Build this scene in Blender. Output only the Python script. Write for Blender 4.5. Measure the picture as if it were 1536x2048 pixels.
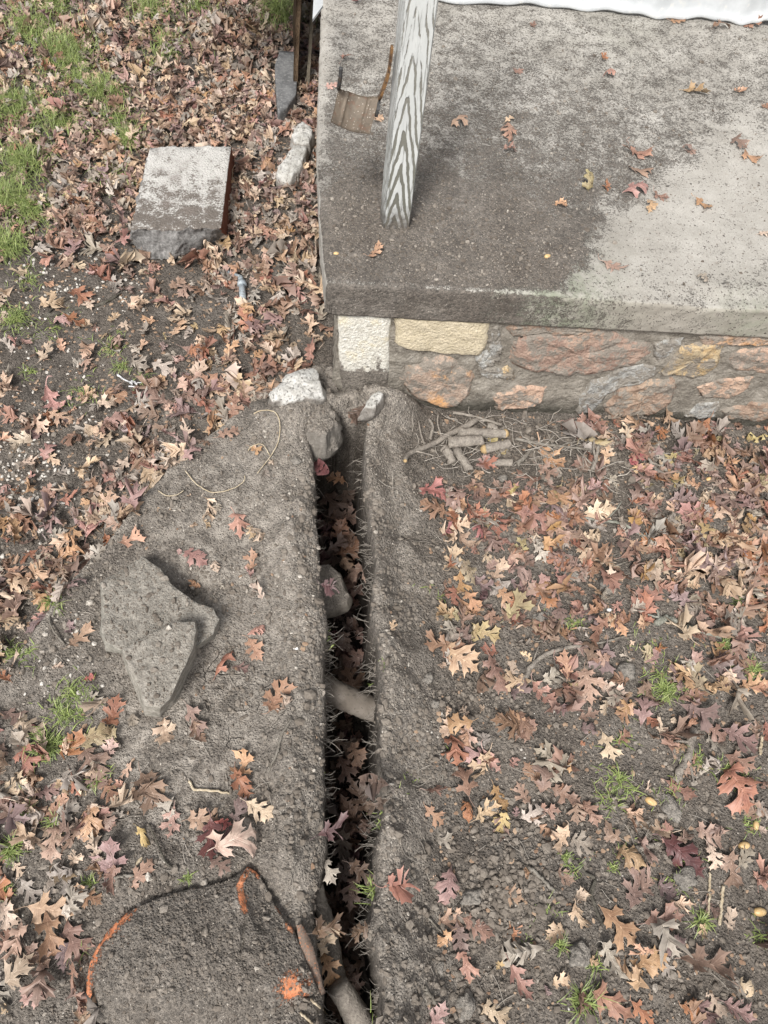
import bpy, bmesh, math, random
import numpy as np
from mathutils import Matrix, Vector, noise as mnoise

S = bpy.context.scene
for o in list(bpy.data.objects):
    bpy.data.objects.remove(o)
random.seed(7)
R = np.random.RandomState(11)

# ------------------------------------------------------------------ camera
# World axes (Y = along the trench, Z = up) expressed in camera pixels
FPX, IW, IH, CAMH = 1539.0, 1536, 2048, 1.6
_ny = (FPX * FPX - 158 * (-130.0)) / 2602
Yc = np.array([-158.0, -2602.0, FPX]); Yc /= np.linalg.norm(Yc)
Dc = np.array([-130.0, _ny, FPX]); Dc /= np.linalg.norm(Dc)
Xc = np.cross(Dc, Yc)
cam_d = bpy.data.cameras.new('camera')
cam = bpy.data.objects.new('camera', cam_d)
S.collection.objects.link(cam)
right = Vector((Xc[0], Yc[0], -Dc[0])); up = -Vector((Xc[1], Yc[1], -Dc[1])); fwd = Vector((Xc[2], Yc[2], -Dc[2]))
cam.matrix_world = Matrix(((right.x, up.x, -fwd.x, 0), (right.y, up.y, -fwd.y, 0), (right.z, up.z, -fwd.z, CAMH), (0, 0, 0, 1)))
cam_d.sensor_fit = 'VERTICAL'; cam_d.sensor_height = 36.0; cam_d.lens = FPX / IH * 36.0
cam_d.clip_start = 0.02; cam_d.clip_end = 500
S.camera = cam
S.render.resolution_x = 768; S.render.resolution_y = 1024

# ------------------------------------------------------------------ light: overcast
SUN_EL, SUN_AZ = math.radians(52), math.radians(205)
w = bpy.data.worlds.new('World'); S.world = w; w.use_nodes = True
wn = w.node_tree.nodes; bg = wn['Background']
sky = wn.new('ShaderNodeTexSky'); sky.sky_type = 'NISHITA'; sky.sun_disc = False
sky.sun_elevation = SUN_EL; sky.sun_rotation = SUN_AZ; sky.dust_density = 4.0; sky.air_density = 0.8; sky.ozone_density = 0.6
hs = wn.new('ShaderNodeHueSaturation'); hs.inputs['Saturation'].default_value = 0.22
w.node_tree.links.new(sky.outputs[0], hs.inputs['Color'])
w.node_tree.links.new(hs.outputs[0], bg.inputs['Color'])
bg.inputs['Strength'].default_value = 0.125
sd = bpy.data.lights.new('sun', 'SUN'); sd.energy = 2.3; sd.angle = math.radians(14); sd.color = (1.0, 0.97, 0.93)
sun = bpy.data.objects.new('sun', sd); S.collection.objects.link(sun)
_sx = math.sin(SUN_AZ) * math.cos(SUN_EL); _sy = math.cos(SUN_AZ) * math.cos(SUN_EL)
sun.rotation_euler = Vector((_sx, _sy, math.sin(SUN_EL))).to_track_quat('Z', 'Y').to_euler()
sun.location = (0, 0, 5)
S.view_settings.view_transform = 'Standard'; S.view_settings.look = 'None'
S.view_settings.exposure = 0.64; S.view_settings.gamma = 1.0

# ------------------------------------------------------------------ projection helpers (photo coordinates -> the place)
CO = np.array([0, 0, CAMH])
def ray(px, py):
    r = np.array([px - IW / 2, py - IH / 2, FPX])
    return np.array([r @ Xc, r @ Yc, -(r @ Dc)])
def un(px, py, z=0.0):
    d = ray(px, py); return CO + d * ((z - CAMH) / d[2])
def un_plane(px, py, p0, n):
    d = ray(px, py); t = ((np.array(p0) - CO) @ n) / (d @ n); return CO + d * t
def proj(x, y, z):
    c = [Xc[i] * x + Yc[i] * y - Dc[i] * (z - CAMH) for i in range(3)]
    return IW / 2 + FPX * c[0] / c[2], IH / 2 + FPX * c[1] / c[2], c[2]
def ss(e0, e1, x):
    t = np.clip((x - e0) / (e1 - e0), 0, 1); return t * t * (3 - 2 * t)

# ------------------------------------------------------------------ numpy noise
_perm = np.random.RandomState(3).permutation(65536).astype(np.int64)
_val = np.random.RandomState(4).rand(65536)
def vn(x, y, seed=0):
    xi = np.floor(x).astype(np.int64); yi = np.floor(y).astype(np.int64)
    fx = x - xi; fy = y - yi; fx = fx * fx * (3 - 2 * fx); fy = fy * fy * (3 - 2 * fy)
    def h(a, b): return _val[_perm[(_perm[(a + seed * 131) & 65535] + b) & 65535]]
    return (h(xi, yi) * (1 - fx) + h(xi + 1, yi) * fx) * (1 - fy) + (h(xi, yi + 1) * (1 - fx) + h(xi + 1, yi + 1) * fx) * fy
def fbm(x, y, oct=4, seed=0):
    v = 0; a = .5; s = 0
    for k in range(oct):
        v = v + a * vn(x * 2 ** k + 17.3 * k, y * 2 ** k - 9.1 * k, seed + k); s += a; a *= .55
    return v / s - .5

# ------------------------------------------------------------------ object helpers
def tag(o, label=None, cat=None, group=None, kind=None):
    if label: o['label'] = label
    if cat: o['category'] = cat
    if group: o['group'] = group
    if kind: o['kind'] = kind
    return o
def mk(name, V, F, mats, parent=None, loc=None, smooth=True, mi=None):
    """V in world coordinates; loc = origin of the object"""
    V = np.asarray(V, dtype=float)
    if parent is not None: o0 = np.array(parent['_o'])
    else: o0 = np.array(loc if loc is not None else (0, 0, 0), dtype=float)
    me = bpy.data.meshes.new(name)
    if isinstance(F, np.ndarray):
        n, k = F.shape
        me.vertices.add(len(V)); me.vertices.foreach_set('co', (V - o0).ravel())
        me.loops.add(n * k); me.loops.foreach_set('vertex_index', F.ravel().astype(np.int32))
        me.polygons.add(n); me.polygons.foreach_set('loop_start', np.arange(0, n * k, k, dtype=np.int32))
        me.update(calc_edges=True)
    else:
        me.from_pydata((V - o0).tolist(), [], F)
    if not isinstance(mats, (list, tuple)): mats = [mats]
    for m in mats: me.materials.append(m)
    if mi is not None: me.polygons.foreach_set('material_index', np.asarray(mi, dtype=np.int32))
    me.polygons.foreach_set('use_smooth', np.full(len(me.polygons), bool(smooth)))
    me.update()
    o = bpy.data.objects.new(name, me); S.collection.objects.link(o)
    if parent is not None: o.parent = parent; o['_o'] = o0.tolist()
    else: o.location = o0; o['_o'] = o0.tolist()
    return o
def thing(name, label, cat, loc, group=None):
    o = bpy.data.objects.new(name, None); S.collection.objects.link(o)
    o.location = tuple(loc); o['_o'] = [float(v) for v in loc]; o.empty_display_size = .05
    return tag(o, label, cat, group)
def fattr(o, name, arr):
    a = o.data.attributes.new(name, 'FLOAT', 'POINT'); a.data.foreach_set('value', np.asarray(arr, dtype=np.float32))
def vattr(o, name, arr):
    a = o.data.attributes.new(name, 'FLOAT_VECTOR', 'POINT'); a.data.foreach_set('vector', np.asarray(arr, dtype=np.float32).ravel())
def gridf(nu, nv, base=0, flip=False):
    i = np.arange(nu - 1)[:, None]; j = np.arange(nv - 1)[None]
    a = base + i * nv + j
    F = np.stack([a, a + nv, a + nv + 1, a + 1], -1).reshape(-1, 4)
    return F[:, ::-1] if flip else F
def tube(P, rad, n=8, jit=0.0, cap=True, seed=0):
    P = np.asarray(P, float); m = len(P); rad = np.broadcast_to(np.asarray(rad, float), (m,))
    T = np.gradient(P, axis=0); T /= np.linalg.norm(T, axis=1)[:, None] + 1e-9
    ref = np.array([0.13, .27, .95]); V = []
    rs = np.random.RandomState(seed)
    for k in range(m):
        a = np.cross(T[k], ref); a /= np.linalg.norm(a) + 1e-9; b = np.cross(T[k], a)
        for q in range(n):
            th = 2 * math.pi * q / n; rr = rad[k] * (1 + jit * (rs.rand() - .5) * 2)
            V.append(P[k] + rr * (math.cos(th) * a + math.sin(th) * b))
    F = [[k * n + q, k * n + (q + 1) % n, (k + 1) * n + (q + 1) % n, (k + 1) * n + q] for k in range(m - 1) for q in range(n)]
    if cap:
        V.append(P[0]); V.append(P[-1])
        F += [[(q + 1) % n, q, m * n] for q in range(n)] + [[(m - 1) * n + q, (m - 1) * n + (q + 1) % n, m * n + 1] for q in range(n)]
    return V, F
def spline(P, n):
    P = np.asarray(P, float); m = len(P)
    if m < 3: return np.array([P[0] + (P[-1] - P[0]) * t for t in np.linspace(0, 1, n)])
    out = []
    for t in np.linspace(0, m - 1 - 1e-6, n):
        i = int(t); u = t - i
        p0 = P[max(i - 1, 0)]; p1 = P[i]; p2 = P[i + 1]; p3 = P[min(i + 2, m - 1)]
        out.append(.5 * ((2 * p1) + (-p0 + p2) * u + (2 * p0 - 5 * p1 + 4 * p2 - p3) * u * u + (-p0 + 3 * p1 - 3 * p2 + p3) * u ** 3))
    return np.array(out)
class Merge:
    def __init__(s): s.V = []; s.F = []; s.n = 0
    def add(s, V, F):
        s.F += [[i + s.n for i in f] for f in F]; s.V += [tuple(v) for v in V]; s.n += len(V)

# ------------------------------------------------------------------ material helpers
class N:
    def __init__(s, name, rough=.9, spec=.3):
        s.m = bpy.data.materials.new(name); s.m.use_nodes = True; s.t = s.m.node_tree
        s.b = s.t.nodes['Principled BSDF']; s.b.inputs['Roughness'].default_value = rough
        s.b.inputs['Specular IOR Level'].default_value = spec
        s.co = s.t.nodes.new('ShaderNodeTexCoord').outputs['Object']
        s.geo = s.t.nodes.new('ShaderNodeNewGeometry')
    def lk(s, v, i):
        if isinstance(v, bpy.types.NodeSocket): s.t.links.new(v, i)
        elif isinstance(v, (tuple, list)): i.default_value = (*v, 1.0) if len(v) == 3 and len(i.default_value) == 4 else v
        else: i.default_value = v
    def noise(s, sc, det=3, rough=.6, co=None, dist=0):
        n = s.t.nodes.new('ShaderNodeTexNoise'); s.lk(co or s.co, n.inputs['Vector'])
        n.inputs['Scale'].default_value = sc; n.inputs['Detail'].default_value = det; n.inputs['Roughness'].default_value = rough
        n.inputs['Distortion'].default_value = dist; return n.outputs['Fac']
    def vor(s, sc, feat='F1', out='Distance', co=None, rnd=1):
        n = s.t.nodes.new('ShaderNodeTexVoronoi'); s.lk(co or s.co, n.inputs['Vector']); n.feature = feat
        n.inputs['Scale'].default_value = sc; n.inputs['Randomness'].default_value = rnd; return n.outputs[out]
    def math(s, op, a, b=0.0, c=0.0, clamp=False):
        n = s.t.nodes.new('ShaderNodeMath'); n.operation = op; n.use_clamp = clamp
        s.lk(a, n.inputs[0]); s.lk(b, n.inputs[1]); s.lk(c, n.inputs[2]); return n.outputs[0]
    def rng(s, v, a, b, c=0.0, d=1.0, smooth=True):
        n = s.t.nodes.new('ShaderNodeMapRange'); n.clamp = True
        if smooth: n.interpolation_type = 'SMOOTHSTEP'
        s.lk(v, n.inputs[0])
        for k, x in enumerate((a, b, c, d)): s.lk(x, n.inputs[1 + k])
        return n.outputs[0]
    def mix(s, f, a, b, mode='MIX'):
        n = s.t.nodes.new('ShaderNodeMix'); n.data_type = 'RGBA'; n.blend_type = mode
        s.lk(f, n.inputs[0]); s.lk(a, n.inputs[6]); s.lk(b, n.inputs[7]); return n.outputs[2]
    def ramp(s, f, stops, interp='LINEAR'):
        n = s.t.nodes.new('ShaderNodeValToRGB'); s.lk(f, n.inputs[0]); e = n.color_ramp.elements; n.color_ramp.interpolation = interp
        while len(e) < len(stops): e.new(.5)
        for el, (p, c) in zip(e, stops): el.position = p; el.color = (*c, 1)
        return n.outputs[0]
    def attr(s, name, out='Fac'):
        n = s.t.nodes.new('ShaderNodeAttribute'); n.attribute_name = name; return n.outputs[out]
    def xyz(s, v):
        n = s.t.nodes.new('ShaderNodeSeparateXYZ'); s.lk(v, n.inputs[0]); return n.outputs
    def bump(s, h, st=.5, dist=.002, prev=None):
        n = s.t.nodes.new('ShaderNodeBump'); s.lk(h, n.inputs['Height']); s.lk(st, n.inputs['Strength']); n.inputs['Distance'].default_value = dist
        if prev: s.lk(prev, n.inputs['Normal'])
        return n.outputs[0]
    def done(s, col, nrm=None, rough=None):
        s.lk(col, s.b.inputs['Base Color'])
        if nrm: s.lk(nrm, s.b.inputs['Normal'])
        if rough is not None: s.lk(rough, s.b.inputs['Roughness'])
        return s.m

def dirt(n, dust=0.0):
    """returns colour and height sockets of loose granular soil"""
    g1 = n.vor(190); g2 = n.vor(420); big = n.noise(14, 4, .65); fine = n.noise(520, 2)
    cell = n.vor(190, out='Color'); cv = n.xyz(cell)[0]; cell2 = n.xyz(n.vor(420, out='Color'))[0]
    base = n.ramp(big, [(.3, (.070, .061, .053)), (.5, (.106, .094, .082)), (.7, (.152, .137, .121))])
    base = n.mix(n.rng(n.noise(4.5, 4, .6), .40, .62, 0, .5), base, (.098, .083, .069))
    if not isinstance(dust, float) or dust > 0:
        base = n.mix(dust, base, n.ramp(big, [(.3, (.165, .147, .127)), (.7, (.255, .232, .204))]))
    base = n.mix(.55, base, n.mix(cv, (.45, .45, .45), (1.6, 1.57, 1.53)), 'MULTIPLY')
    base = n.mix(.45, base, n.mix(cell2, (.5, .5, .5), (1.55, 1.55, 1.55)), 'MULTIPLY')
    grit = n.rng(n.xyz(n.vor(300, out='Color'))[1], .965, .99)
    grit = n.math('MULTIPLY', grit, n.rng(n.vor(300), .45, .25))
    base = n.mix(n.math('MULTIPLY', grit, .8), base, (.5, .46, .4))
    h = n.math('ADD', n.math('MULTIPLY', n.rng(g1, .0, .6, 1, 0), .8), n.math('MULTIPLY', n.rng(g2, .0, .6, 1, 0), .4))
    h = n.math('ADD', h, n.math('MULTIPLY', n.noise(60, 4), 1.6))
    return base, h

# ------------------------------------------------------------------ materials
def ground_mat():
    n = N('soil', .95, .15)
    dust = n.attr('dust'); crack = n.attr('crack'); dark = n.attr('dark')
    c, h = dirt(n, dust)
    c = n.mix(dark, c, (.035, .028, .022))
    # fine pale dried silt patches
    silt = n.math('MULTIPLY', n.attr('silt'), n.rng(n.noise(24, 5, .7), .42, .62))
    c = n.mix(n.math('MULTIPLY', silt, .85), c, n.mix(n.noise(300, 2), (.27, .24, .205), (.40, .365, .32)))
    wp = n.t.nodes.new('ShaderNodeVectorMath'); wp.operation = 'ADD'
    n.lk(n.co, wp.inputs[0]); ns = n.t.nodes.new('ShaderNodeTexNoise'); ns.inputs['Scale'].default_value = 30
    sc = n.t.nodes.new('ShaderNodeVectorMath'); sc.operation = 'SCALE'; sc.inputs['Scale'].default_value = .02
    n.lk(n.co, ns.inputs['Vector']); n.lk(ns.outputs['Color'], sc.inputs[0]); n.lk(sc.outputs[0], wp.inputs[1])
    ck = n.math('MULTIPLY', n.rng(n.vor(17, 'DISTANCE_TO_EDGE', co=wp.outputs[0]), .0, .02, 1, 0), n.math('MULTIPLY', crack, n.rng(n.noise(18, 3), .45, .6)))
    c = n.mix(n.math('MULTIPLY', ck, .8), c, (.03, .025, .02))
    h = n.math('SUBTRACT', h, n.math('MULTIPLY', ck, 2.5))
    return n.done(c, n.bump(h, .9, .0035))
M = {}
M['soil'] = ground_mat()

def simple(name, c1, c2, sc=40, rough=.8, spec=.3, bump=.0015, c3=None, stretch=None):
    n = N(name, rough, spec); co = n.co
    if stretch:
        mp = n.t.nodes.new('ShaderNodeMapping'); n.lk(n.co, mp.inputs[0]); mp.inputs['Scale'].default_value = stretch; co = mp.outputs[0]
    f = n.noise(sc, 5, .65, co)
    c = n.mix(n.rng(f, .35, .65), c1, c2)
    if c3: c = n.mix(n.rng(n.noise(sc * 4, 3), .55, .68), c, c3)
    return n.done(c, n.bump(n.noise(sc * 3, 5, .7, co), .7, bump))

def dirty(name, c1, c2, up=.55, amount=.9, sc=60, spots=None, rough=.85, zfade=None):
    """stone / masonry colour with loose soil lying on its upward faces"""
    n = N(name, rough, .2); dc, dh = dirt(n, .85)
    f = n.noise(sc, 5, .7)
    c = n.mix(n.rng(f, .35, .65), c1, c2)
    c = n.mix(n.rng(n.noise(sc * 3, 3), .4, .7, 0, .45), c, tuple(v * .55 for v in c1))
    if spots: c = n.mix(n.rng(n.vor(sc * 3.2), .16, .08), c, spots)
    nz = n.xyz(n.geo.outputs['Normal'])[2]
    m = n.rng(n.math('ADD', nz, n.math('MULTIPLY', n.math('SUBTRACT', n.noise(22, 5, .7), .5), .9)), up, up + .22)
    m = n.math('MULTIPLY', m, amount)
    c = n.mix(m, c, dc)
    h = n.math('ADD', n.math('MULTIPLY', dh, n.math('ADD', m, .15)), n.math('MULTIPLY', n.noise(90, 5, .7), .9))
    return n.done(c, n.bump(h, .8, .003))

# ------------------------------------------------------------------ terrain
LP = [(722, 820), (640, 868), (622, 885), (628, 940), (632, 1000), (636, 1060), (641, 1130), (649, 1200), (654, 1260), (650, 1310), (656, 1380), (653, 1450), (650, 1540), (654, 1620), (656, 1700), (655, 1760), (636, 1800), (632, 1850), (648, 1930), (652, 1980), (655, 2060), (660, 2300)]
RP = [(724, 820), (730, 850), (722, 900), (724, 960), (731, 1020), (740, 1100), (742, 1160), (741, 1220), (750, 1300), (755, 1380), (748, 1430), (751, 1480), (757, 1560), (758, 1620), (748, 1700), (738, 1780), (733, 1850), (742, 1920), (752, 1990), (748, 2060), (745, 2300)]
def poly_w(P, z=.04): return np.array([un(a, b, z)[:2] for a, b in P])
LW = poly_w(LP)[::-1]; RW = poly_w(RP)[::-1]
DIAG = poly_w([(700, 690), (511, 833), (440, 893), (365, 939), (290, 1025), (219, 1118), (157, 1184), (100, 1265), (30, 1370), (-60, 1480), (-300, 1780)], .0)[::-1]
def side_of(P, x, y):
    return np.interp(y, P[:, 1], P[:, 0])
YTOP = un(690, 845, .04)[1]
def terrain_h(x, y):
    x = np.asarray(x, float); y = np.asarray(y, float)
    h = .02 * fbm(x * 2.2, y * 2.2, 4, 1) * 2 + .012 * fbm(x * 14, y * 14, 3, 5) + .008 * fbm(x * 45, y * 45, 3, 9) + .005 * fbm(x * 110, y * 110, 2, 12)
    wob = .026 * fbm(y * 16, y * 3 + 4, 5, 21) - .004; wob2 = .030 * fbm(y * 17, y * 3 + 40, 5, 22) + .007
    xl = side_of(LW, x, y) + wob; xr = side_of(RW, x, y) + wob2
    xd = side_of(DIAG, x, y)
    # buried path, one step above the lawn
    vis = ss(1.34, 1.16, y) * .6 + .4 * ss(1.32, 1.22, y)
    step = ss(-.006, .008, x - xd + .01 * fbm(y * 14, x * 0 + 3, 3, 31)) * vis
    h = h + .072 * step * ss(-.1, .0, xl - x + .1)
    # spoil banks
    dl = xl - x; dr = x - xr
    h = h + (.028 + .08 * fbm(x * 11, y * 9, 4, 24)) * np.exp(-((dl - .05) / .06) ** 2) * vis * (dl > -.05)
    h = h + (.050 + .09 * fbm(x * 11, y * 9, 4, 23)) * np.where(dr > 0, np.exp(-(np.maximum(dr - .05, 0) / .085) ** 2), 1) * vis * (x > (xl + xr) / 2)
    # rounding at the lips
    h = h - .020 * np.exp(-np.maximum(dl, 0) / .014) * vis * (x < (xl + xr) / 2) - .022 * np.exp(-np.maximum(dr, 0) / .016) * vis * (x >= (xl + xr) / 2)
    # soil heaped against the wall corner
    for (px, py, z, hh, s) in ((768, 806, .04, .02, .03), (708, 800, .05, .025, .03), (815, 825, .03, .02, .04), (600, 850, .05, .035, .05), (550, 860, .05, .03, .05), (738, 795, .06, .02, .03)):
        p = un(px, py, z); h = h + hh * np.exp(-((x - p[0]) ** 2 + (y - p[1]) ** 2) / (2 * s * s))
    for (px, py, hh, s) in ((395, 1195, -.022, .025), (380, 1175, -.008, .03), (430, 1240, .015, .02), (800, 1070, -.02, .02), (480, 1380, -.012, .05), (330, 1650, -.015, .07), (1060, 1480, .015, .05), (1010, 1780, .02, .07), (700, 1020, 0, .02), (235, 1786, .008, .03), (290, 1760, .011, .03), (350, 1742, .012, .03), (420, 1730, .013, .03), (475, 1708, .014, .028), (535, 1722, .014, .028), (572, 1770, .012, .025), (100, 700, -.02, .1), (1250, 900, .03, .1)):
        p = un(px, py, .03); h = h + hh * np.exp(-((x - p[0]) ** 2 + (y - p[1]) ** 2) / (2 * s * s))
    # the trench
    s = np.minimum(x - xl, xr - x); s = np.minimum(s, YTOP - y + .012 * fbm(x * 20, y * 20, 2, 40))
    deep = ss(.0, .012, s); floor = -.37 + .05 * fbm(x * 7, y * 5, 3, 33) * 2
    h = h * (1 - deep) + floor * deep
    return h
def axis(lo, hi, step, zones, far):
    a = [lo]
    while a[-1] < hi:
        st = step
        for (z0, z1, zs) in zones:
            if z0 < a[-1] < z1: st = zs
        a.append(a[-1] + st)
    out = list(a); st = step
    while out[-1] < far: st *= 1.35; out.append(out[-1] + st)
    pre = []; st = step; v = lo
    while v > -far: st *= 1.35; v -= st; pre.append(v)
    return np.array(pre[::-1] + out)
AX = axis(-1.6, 1.45, .0075, ((-.06, .17, .0028), (-.9, -.06, .0055), (.17, .9, .0055)), 60)
AY = axis(-.45, 3.7, .0095, ((-.3, 1.4, .006),), 60)
GX, GY = np.meshgrid(AX, AY, indexing='ij')
GZ = terrain_h(GX, GY)
GPX, GPY, _gc = proj(GX, GY, GZ)
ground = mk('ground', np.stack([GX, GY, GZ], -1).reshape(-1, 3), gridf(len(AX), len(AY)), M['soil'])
tag(ground, kind='structure')
def G(px, py, s): return np.exp(-((GPX - px) ** 2 + (GPY - py) ** 2) / (2.0 * s * s))
_xl = side_of(LW, GX, GY); _xr = side_of(RW, GX, GY); _xd = side_of(DIAG, GX, GY)
_near = ss(1.35, 1.2, GY)
dust = .62 * np.exp(-((_xl - GX - .03) / .08) ** 2) + .72 * np.exp(-((GX - _xr - .055) / .07) ** 2)
dust = np.clip(dust * _near + .45 * G(470, 1080, 120) + .5 * G(420, 1330, 110) + .15 * (GX > _xd) * _near + .3 * G(760, 800, 60) + .25 * fbm(GX * 5, GY * 5, 3, 50), 0, 1)
dust = np.clip(dust + .8 * np.exp(-((GX - _xd - .012) / .014) ** 2) * _near, 0, 1) * (GZ > -.03)
silt = np.clip(.12 * (GX > _xd) * (GX < _xl - .05) * _near + .9 * G(430, 1000, 90) + .9 * G(470, 1120, 90) + .8 * G(450, 1380, 80) + 1.0 * G(340, 1640, 80) + .8 * G(300, 1500, 90) + .6 * G(400, 1440, 70) + .5 * G(100, 1400, 100) + .4 * G(1020, 1120, 60), 0, 1) * (GZ > -.02)
crack = np.clip(.9 * G(500, 1380, 60) + .7 * G(420, 1320, 60) + .5 * G(340, 1400, 70) + .6 * G(480, 1480, 60) + .35 * G(450, 1060, 80), 0, 1)
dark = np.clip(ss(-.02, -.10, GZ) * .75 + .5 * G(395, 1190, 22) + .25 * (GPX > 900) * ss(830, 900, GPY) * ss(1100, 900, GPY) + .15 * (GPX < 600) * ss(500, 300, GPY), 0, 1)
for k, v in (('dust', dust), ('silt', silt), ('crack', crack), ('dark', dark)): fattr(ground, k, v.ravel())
_axi = np.arange(len(AX)); _ayi = np.arange(len(AY))
def Hg(x, y):
    i = np.clip(np.interp(x, AX, _axi), 0, len(AX) - 1.001); j = np.clip(np.interp(y, AY, _ayi), 0, len(AY) - 1.001)
    a = i.astype(int) if isinstance(i, np.ndarray) else int(i); b = j.astype(int) if isinstance(j, np.ndarray) else int(j)
    u = i - a; v = j - b
    return (GZ[a, b] * (1 - u) + GZ[a + 1, b] * u) * (1 - v) + (GZ[a, b + 1] * (1 - u) + GZ[a + 1, b + 1] * u) * v
def on_ground(px, py):
    z = .05
    for k in range(14):
        p = un(px, py, z); z = z * .4 + float(Hg(p[0], p[1])) * .6
    p = un(px, py, z); return np.array([p[0], p[1], float(Hg(p[0], p[1]))])

# ------------------------------------------------------------------ porch slab
ZS = .43; TH = .095
FA = un(652, 566, ZS); FB = un(1086, 590, ZS)           # front arris
fd = (FB - FA) / np.linalg.norm(FB - FA); fn = np.array([-fd[1], fd[0], 0])   # along / inward
LE = [un(a, b, ZS) for a, b in ((652, 566), (646, 520), (640, 440), (635, 350), (634, 280), (636, 180), (640, 80), (643, 0), (646, -100), (650, -300))]
LEv = np.array([(p - FA) @ fn for p in LE]); LEu = np.array([(p - FA) @ fd for p in LE])
def slab_mask(px, py):
    """how much of the concrete is hidden by soil, by place"""
    cx = np.array([600, 700, 1115, 1190, 1250, 1330, 1400, 1536, 1700.]); cy = np.array([700, 700, 600, 490, 440, 375, 320, 265, 200.])
    wx = px + 44 * fbm(px / 55, py / 40, 5, 61) * 2; wy = py + 44 * fbm(px / 55, py / 40, 5, 62) * 2
    below = ss(-95, 45, wy - np.interp(wx, cx, cy))
    ye = wy - np.maximum(wx - 950, 0) * .28
    d = np.interp(ye, [-200, 0, 120, 220, 300, 350, 400, 440, 480], [.28, .35, .40, .46, .53, .62, .74, .88, .97])
    d = d - .10 * np.exp(-((px - 640) / 16.) ** 2) * 2
    d = d * (1 - below) + (.15 + .12 * ss(480, 620, wy)) * below
    edge = np.exp(-((py - (563 + (px - 652) * .056)) / 9.) ** 2); d = d - .40 * edge * (px < 1120)
    return d
def build_slab():
    U = np.concatenate([np.arange(-.10, .02, .004), np.arange(.02, 1.5, .0085), np.arange(1.5, 2.6, .03)]); Vv = np.concatenate([np.arange(-.13, .03, .004), np.arange(.03, 1.45, .0085)])
    u, v = np.meshgrid(U, Vv, indexing='ij')
    r = .014
    ou = np.minimum(u - r * 0, 0) * -1; ov = np.minimum(v, 0) * -1
    d = np.maximum(ou, ov); l = np.hypot(ou, ov) + 1e-9
    off = r * np.sin(np.minimum(d / r, math.pi / 2)); dz = r * (1 - np.cos(np.minimum(d / r, math.pi / 2))) + np.maximum(0, d - r * math.pi / 2)
    cu = np.maximum(u, 0) + r - ou / l * off * (d > 0); cv = np.maximum(v, 0) + r - ov / l * off * (d > 0)
    tuck = ss(TH - .004, TH + .02, dz); cu = cu + tuck * .03 * (ou > 0) ; cv = cv + tuck * .03 * (ov > 0); zz = np.minimum(dz, TH)
    x0 = np.interp(cv, LEv, LEu); cu = cu + x0 * np.exp(-cu / .25)
    P = FA[:2][None, None] + cu[..., None] * fd[:2] + cv[..., None] * fn[:2]
    z = ZS - zz + .004 * fbm(P[..., 0] * 6, P[..., 1] * 6, 3, 70) * (d < .02)
    rough = .0035 * fbm(u * 60, v * 60, 4, 71)
    fr = np.exp(-((dz - .006) / .02) ** 2) * (ov > 0)
    bite = (.006 + .02 * np.maximum(fbm(u * 7, v * 0 + 3, 3, 75), 0)) * ss(.4, .75, u) * np.exp(-(np.minimum(ov + np.maximum(v, 0), .08) / .03) ** 2)
    z = z + rough * .6 - bite
    out = rough * 1.5 + .004 * fbm(u * 25, v * 25, 3, 72) * 1.5
    P = P + (out[..., None] * -fn[:2] * (ov > 0)[..., None]) * 1.0 - (out[..., None] * fd[:2] * ((ou > 0) & (ov <= 0))[..., None])
    px, py, _ = proj(P[..., 0], P[..., 1], z)
    V = np.concatenate([P, z[..., None]], -1).reshape(-1, 3)
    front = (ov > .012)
    m = np.where(front, np.interp(px, [640, 690, 900, 1000, 1120, 1300, 1600], [.72, .86, .82, .62, .40, .22, .16]) + .1 * fbm(px / 70, py / 70, 3, 77), slab_mask(px, py))
    m = np.where((ou > .012) & ~front, .15, m)
    o = mk('porch_slab', V, gridf(len(U), len(Vv)), M['concrete'], loc=FA - np.array([0, 0, TH]))
    fattr(o, 'soil', np.clip(m, 0, 1).ravel()); fattr(o, 'front', front.astype(float).ravel())
    fattr(o, 'moss', (np.clip(G2(px, py, 1130, 610, 70) + G2(px, py, 1040, 630, 50) * .6 + .6 * G2(px, py, 1500, 640, 50) + .2 * G2(px, py, 1240, 70, 60), 0, 1)).ravel())
    fattr(o, 'lum', np.clip(.5 + .35 * ss(500, 100, py) - .3 * G2(px, py, 1450, 560, 120), 0, 1).ravel())
    tag(o, 'grey concrete porch slab with rounded lip, half covered in loose brown soil', 'porch slab')
    return o
def G2(px, py, x, y, s): return np.exp(-((px - x) ** 2 + (py - y) ** 2) / (2.0 * s * s))
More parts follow.
